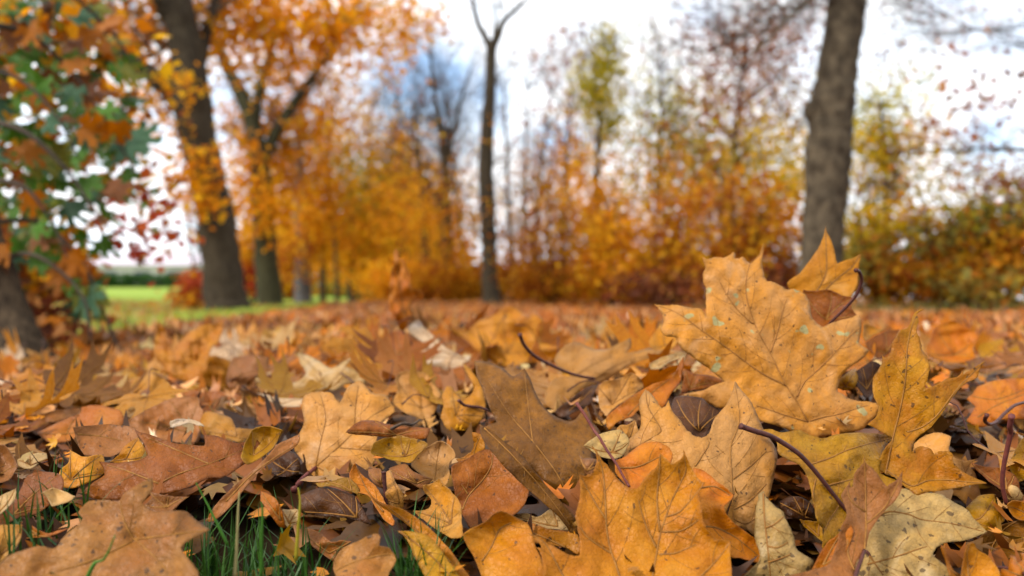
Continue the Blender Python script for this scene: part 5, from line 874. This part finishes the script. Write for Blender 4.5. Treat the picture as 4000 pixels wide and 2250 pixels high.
# ------------------------------------------------------------------ field hedge and pale building far left
hp = []
for i in range(9000): hp.append((rng.uniform(-42, -24), 62+rng.normal(0, .5), rng.uniform(.9, 2.05)+.08*math.sin(i)))
hp = np.array(hp); hc = np.array(PALW['green'])[rng.integers(0, 2, len(hp))]*np.array((.35, .55, .5))*rng.uniform(.7, 1.2, (len(hp), 1))
hr = empty('clipped_hedge', (-33, 62, 1)); tag(hr, 'long clipped dark green hedge across the far edge of the lawn', 'hedge')
scatter('foliage', hp-np.array((-33, 62, 1)), np.full(len(hp), .22), LOD_T, M_FOL, hc, 55, kind='stuff', parent=hr, tmin=10)
def box(c, s):
    c = np.array(c); s = np.array(s)/2; V = [c+s*np.array((i, j, k)) for i in (-1, 1) for j in (-1, 1) for k in (-1, 1)]
    return np.array(V), [(0, 1, 3, 2), (4, 6, 7, 5), (0, 4, 5, 1), (2, 3, 7, 6), (0, 2, 6, 4), (1, 5, 7, 3)]
br = empty('long_building', (-48, 92, 1.2)); tag(br, 'long low pale building with a light roof beyond the hedge', 'building')
obj('wall', clean_mesh('wall', [box((0, 0, 1.3), (26, 6, 2.6))], simple_mat('pale_render', (.60, .57, .56), .8, scale=.6, c2=(.5, .48, .48)), False), br)
Vr = np.array([(-13.5, -3.5, 2.62), (13.5, -3.5, 2.62), (13.5, 3.5, 2.62), (-13.5, 3.5, 2.62), (-13.5, 0, 4.0), (13.5, 0, 4.0)]); obj('roof', clean_mesh('roof', [(Vr, [(0, 1, 5, 4), (2, 3, 4, 5), (0, 4, 3), (1, 2, 5), (0, 3, 2, 1)])], simple_mat('pale_roof', (.52, .46, .50), .7, scale=2, c2=(.44, .40, .44)), False), br)
wm = clean_mesh('window', [box((0, 0, 0), (1.6, .1, 1.1))], simple_mat('window_dark', (.12, .13, .15), .2), False)
for i in range(7): obj('window', wm, br, (-11+i*3.6, -3.03, 1.45))

# ------------------------------------------------------------------ near tree on the left with big hanging leaves
NT = empty('young_oak', (-1.72, 2.45, 0)); tag(NT, 'near tree on the left edge with big green, orange and red hanging leaves', 'tree')
def nb(name, pts, mat=M_BARK, seg=9, n=None):
    P = []; R = []
    for (x, y, w, D) in pts: P.append(fp(x, y, D)-NT.location); R.append(w*1.5528*D/F/2)
    Qp, Rr = resample(P, R, n or len(P)*4); return obj(name, clean_mesh(name, [tube(Qp, Rr, seg, .05, 1)], mat), NT)
nb('trunk', [(66, 930, 150, 2.35), (50, 885, 128, 2.35), (28, 820, 110, 2.38), (5, 740, 96, 2.4), (-40, 600, 90, 2.4), (-80, 400, 80, 2.4), (-110, 100, 70, 2.4)], simple_mat('bark_near', (.075, .05, .028), .9, .012, 30, (.02, .013, .008), sv=(1.5, 1.5, .5)), 18, 40)
BR = [[(0, 650, 16, 2.4), (80, 640, 12, 2.3), (160, 690, 9, 2.3), (215, 760, 8, 2.3), (228, 860, 6, 2.3)], [(-20, 560, 16, 2.4), (100, 560, 12, 2.5), (200, 650, 9, 2.5), (255, 770, 9, 2.5), (300, 885, 8, 2.5)],
      [(-60, 300, 20, 2.4), (60, 330, 14, 2.3), (170, 430, 10, 2.3), (260, 560, 6, 2.3), (330, 600, 4, 2.35)], [(-90, 60, 22, 2.4), (60, 80, 15, 2.5), (180, 180, 10, 2.6), (280, 330, 6, 2.6), (350, 450, 4, 2.6)], [(-60, -60, 20, 2.2), (100, -60, 13, 2.3), (220, 20, 9, 2.4), (310, 120, 6, 2.5), (370, 240, 3, 2.5)],
      [(-40, 450, 14, 2.2), (60, 470, 10, 2.1), (130, 560, 6, 2.1), (170, 650, 4, 2.1)], [(-60, 170, 16, 2.1), (50, 200, 10, 2.1), (140, 290, 7, 2.1), (200, 400, 4, 2.1)]]
for b in BR: nb('branch', b, M_TWIG, 6)
TM = {'green': leaf_mat('tree_leaf_green', (.05, .15, .015), (.10, .22, .02), .2, .2, rough=.32, transl=.3), 'dull': leaf_mat('tree_leaf_bluegreen', (.04, .10, .05), (.06, .14, .06), .2, .2, rough=.28, transl=.25), 'olive': leaf_mat('tree_leaf_olive', (.17, .20, .03), (.24, .22, .03), .3, .2, transl=.35),
      'orange': leaf_mat('tree_leaf_orange', (.42, .13, .012), (.50, .20, .02), .3, .25, transl=.4), 'red': leaf_mat('tree_leaf_red', (.36, .035, .014), (.28, .06, .02), .3, .25, transl=.4), 'brown': leaf_mat('tree_leaf_brown', (.16, .06, .02), (.24, .09, .025), .3, .3, transl=.25)}
def inside(x, y):
    lim = np.interp(y, [-80, 0, 100, 250, 350, 450, 550, 650, 720, 800, 850], [300, 300, 310, 335, 330, 320, 290, 240, 250, 235, 150]); return x < lim
cnt = 0; tk = ['green', 'dull', 'olive', 'orange', 'red', 'brown']
while cnt < 265:
    x = rng.uniform(-40, 345); y = rng.uniform(-50, 830)
    red = cnt >= 235
    if red: x = rng.uniform(300, 430); y = rng.uniform(470, 660)
    elif not inside(x+rng.normal(0, 14), y) or (y > 760 and (x < 60 or rng.random() < .5)): continue
    D = rng.uniform(2.35, 3.2); gz = np.exp(-((y-420)/260)**2); w = np.array([.36+.2*gz, .16+.12*gz, .17, .20, .02, .08]); 
    if y > 620 or y < 200: w[3] += .1; w[5] += .1
    if red: w = np.array([.02, 0, .03, .25, .45, .25])
    k = tk[rng.choice(6, p=w/w.sum())]; v = rng.integers(16); sz = rng.uniform(.058, .098) if not red else rng.uniform(.02, .034)
    o = obj('leaf', BLADES[v], NT, fp(x, y, D)-NT.location); o.material_slots[0].link = 'OBJECT'; o.material_slots[0].material = TM[k]; o.scale = (sz*.85, sz*1.15, sz)
    # hangs down to the right, blade roughly facing the lens
    o.rotation_euler = (Matrix.Rotation(rng.normal(0, .7), 4, 'Z') @ Matrix.Rotation(math.radians(rng.normal(75, 28)), 4, 'X') @ Matrix.Rotation(math.radians(-145+rng.normal(0, 28)), 4, 'Z')).to_euler(); cnt += 1
P, Sz, C = cloud([(120, 100, 200, 170, 3.0, .3, 80, 9, .07, .07, 'orange'), (90, 160, 170, 150, 3.1, .3, 24, 9, .07, .07, 'olive'), (90, 420, 190, 200, 3.1, .3, 30, 9, .07, .07, 'green'), (80, 460, 190, 200, 3.1, .3, 20, 9, .07, .07, 'rust'), (60, 680, 150, 90, 2.9, .2, 70, 9, .06, .06, 'rust'), (100, 790, 130, 60, 2.9, .2, 50, 9, .06, .05, 'redbrown'), (60, 840, 120, 40, 2.7, .2, 30, 9, .05, .05, 'redbrown'), (370, 560, 60, 110, 2.9, .2, 14, 6, .06, .045, 'red'), (380, 380, 60, 160, 3.2, .2, 14, 5, .06, .04, 'rust')])
scatter('small_leaves', P-np.array(NT.location), Sz, LOD_T, M_FOL, C, 55, kind='stuff', parent=NT, tmin=20)
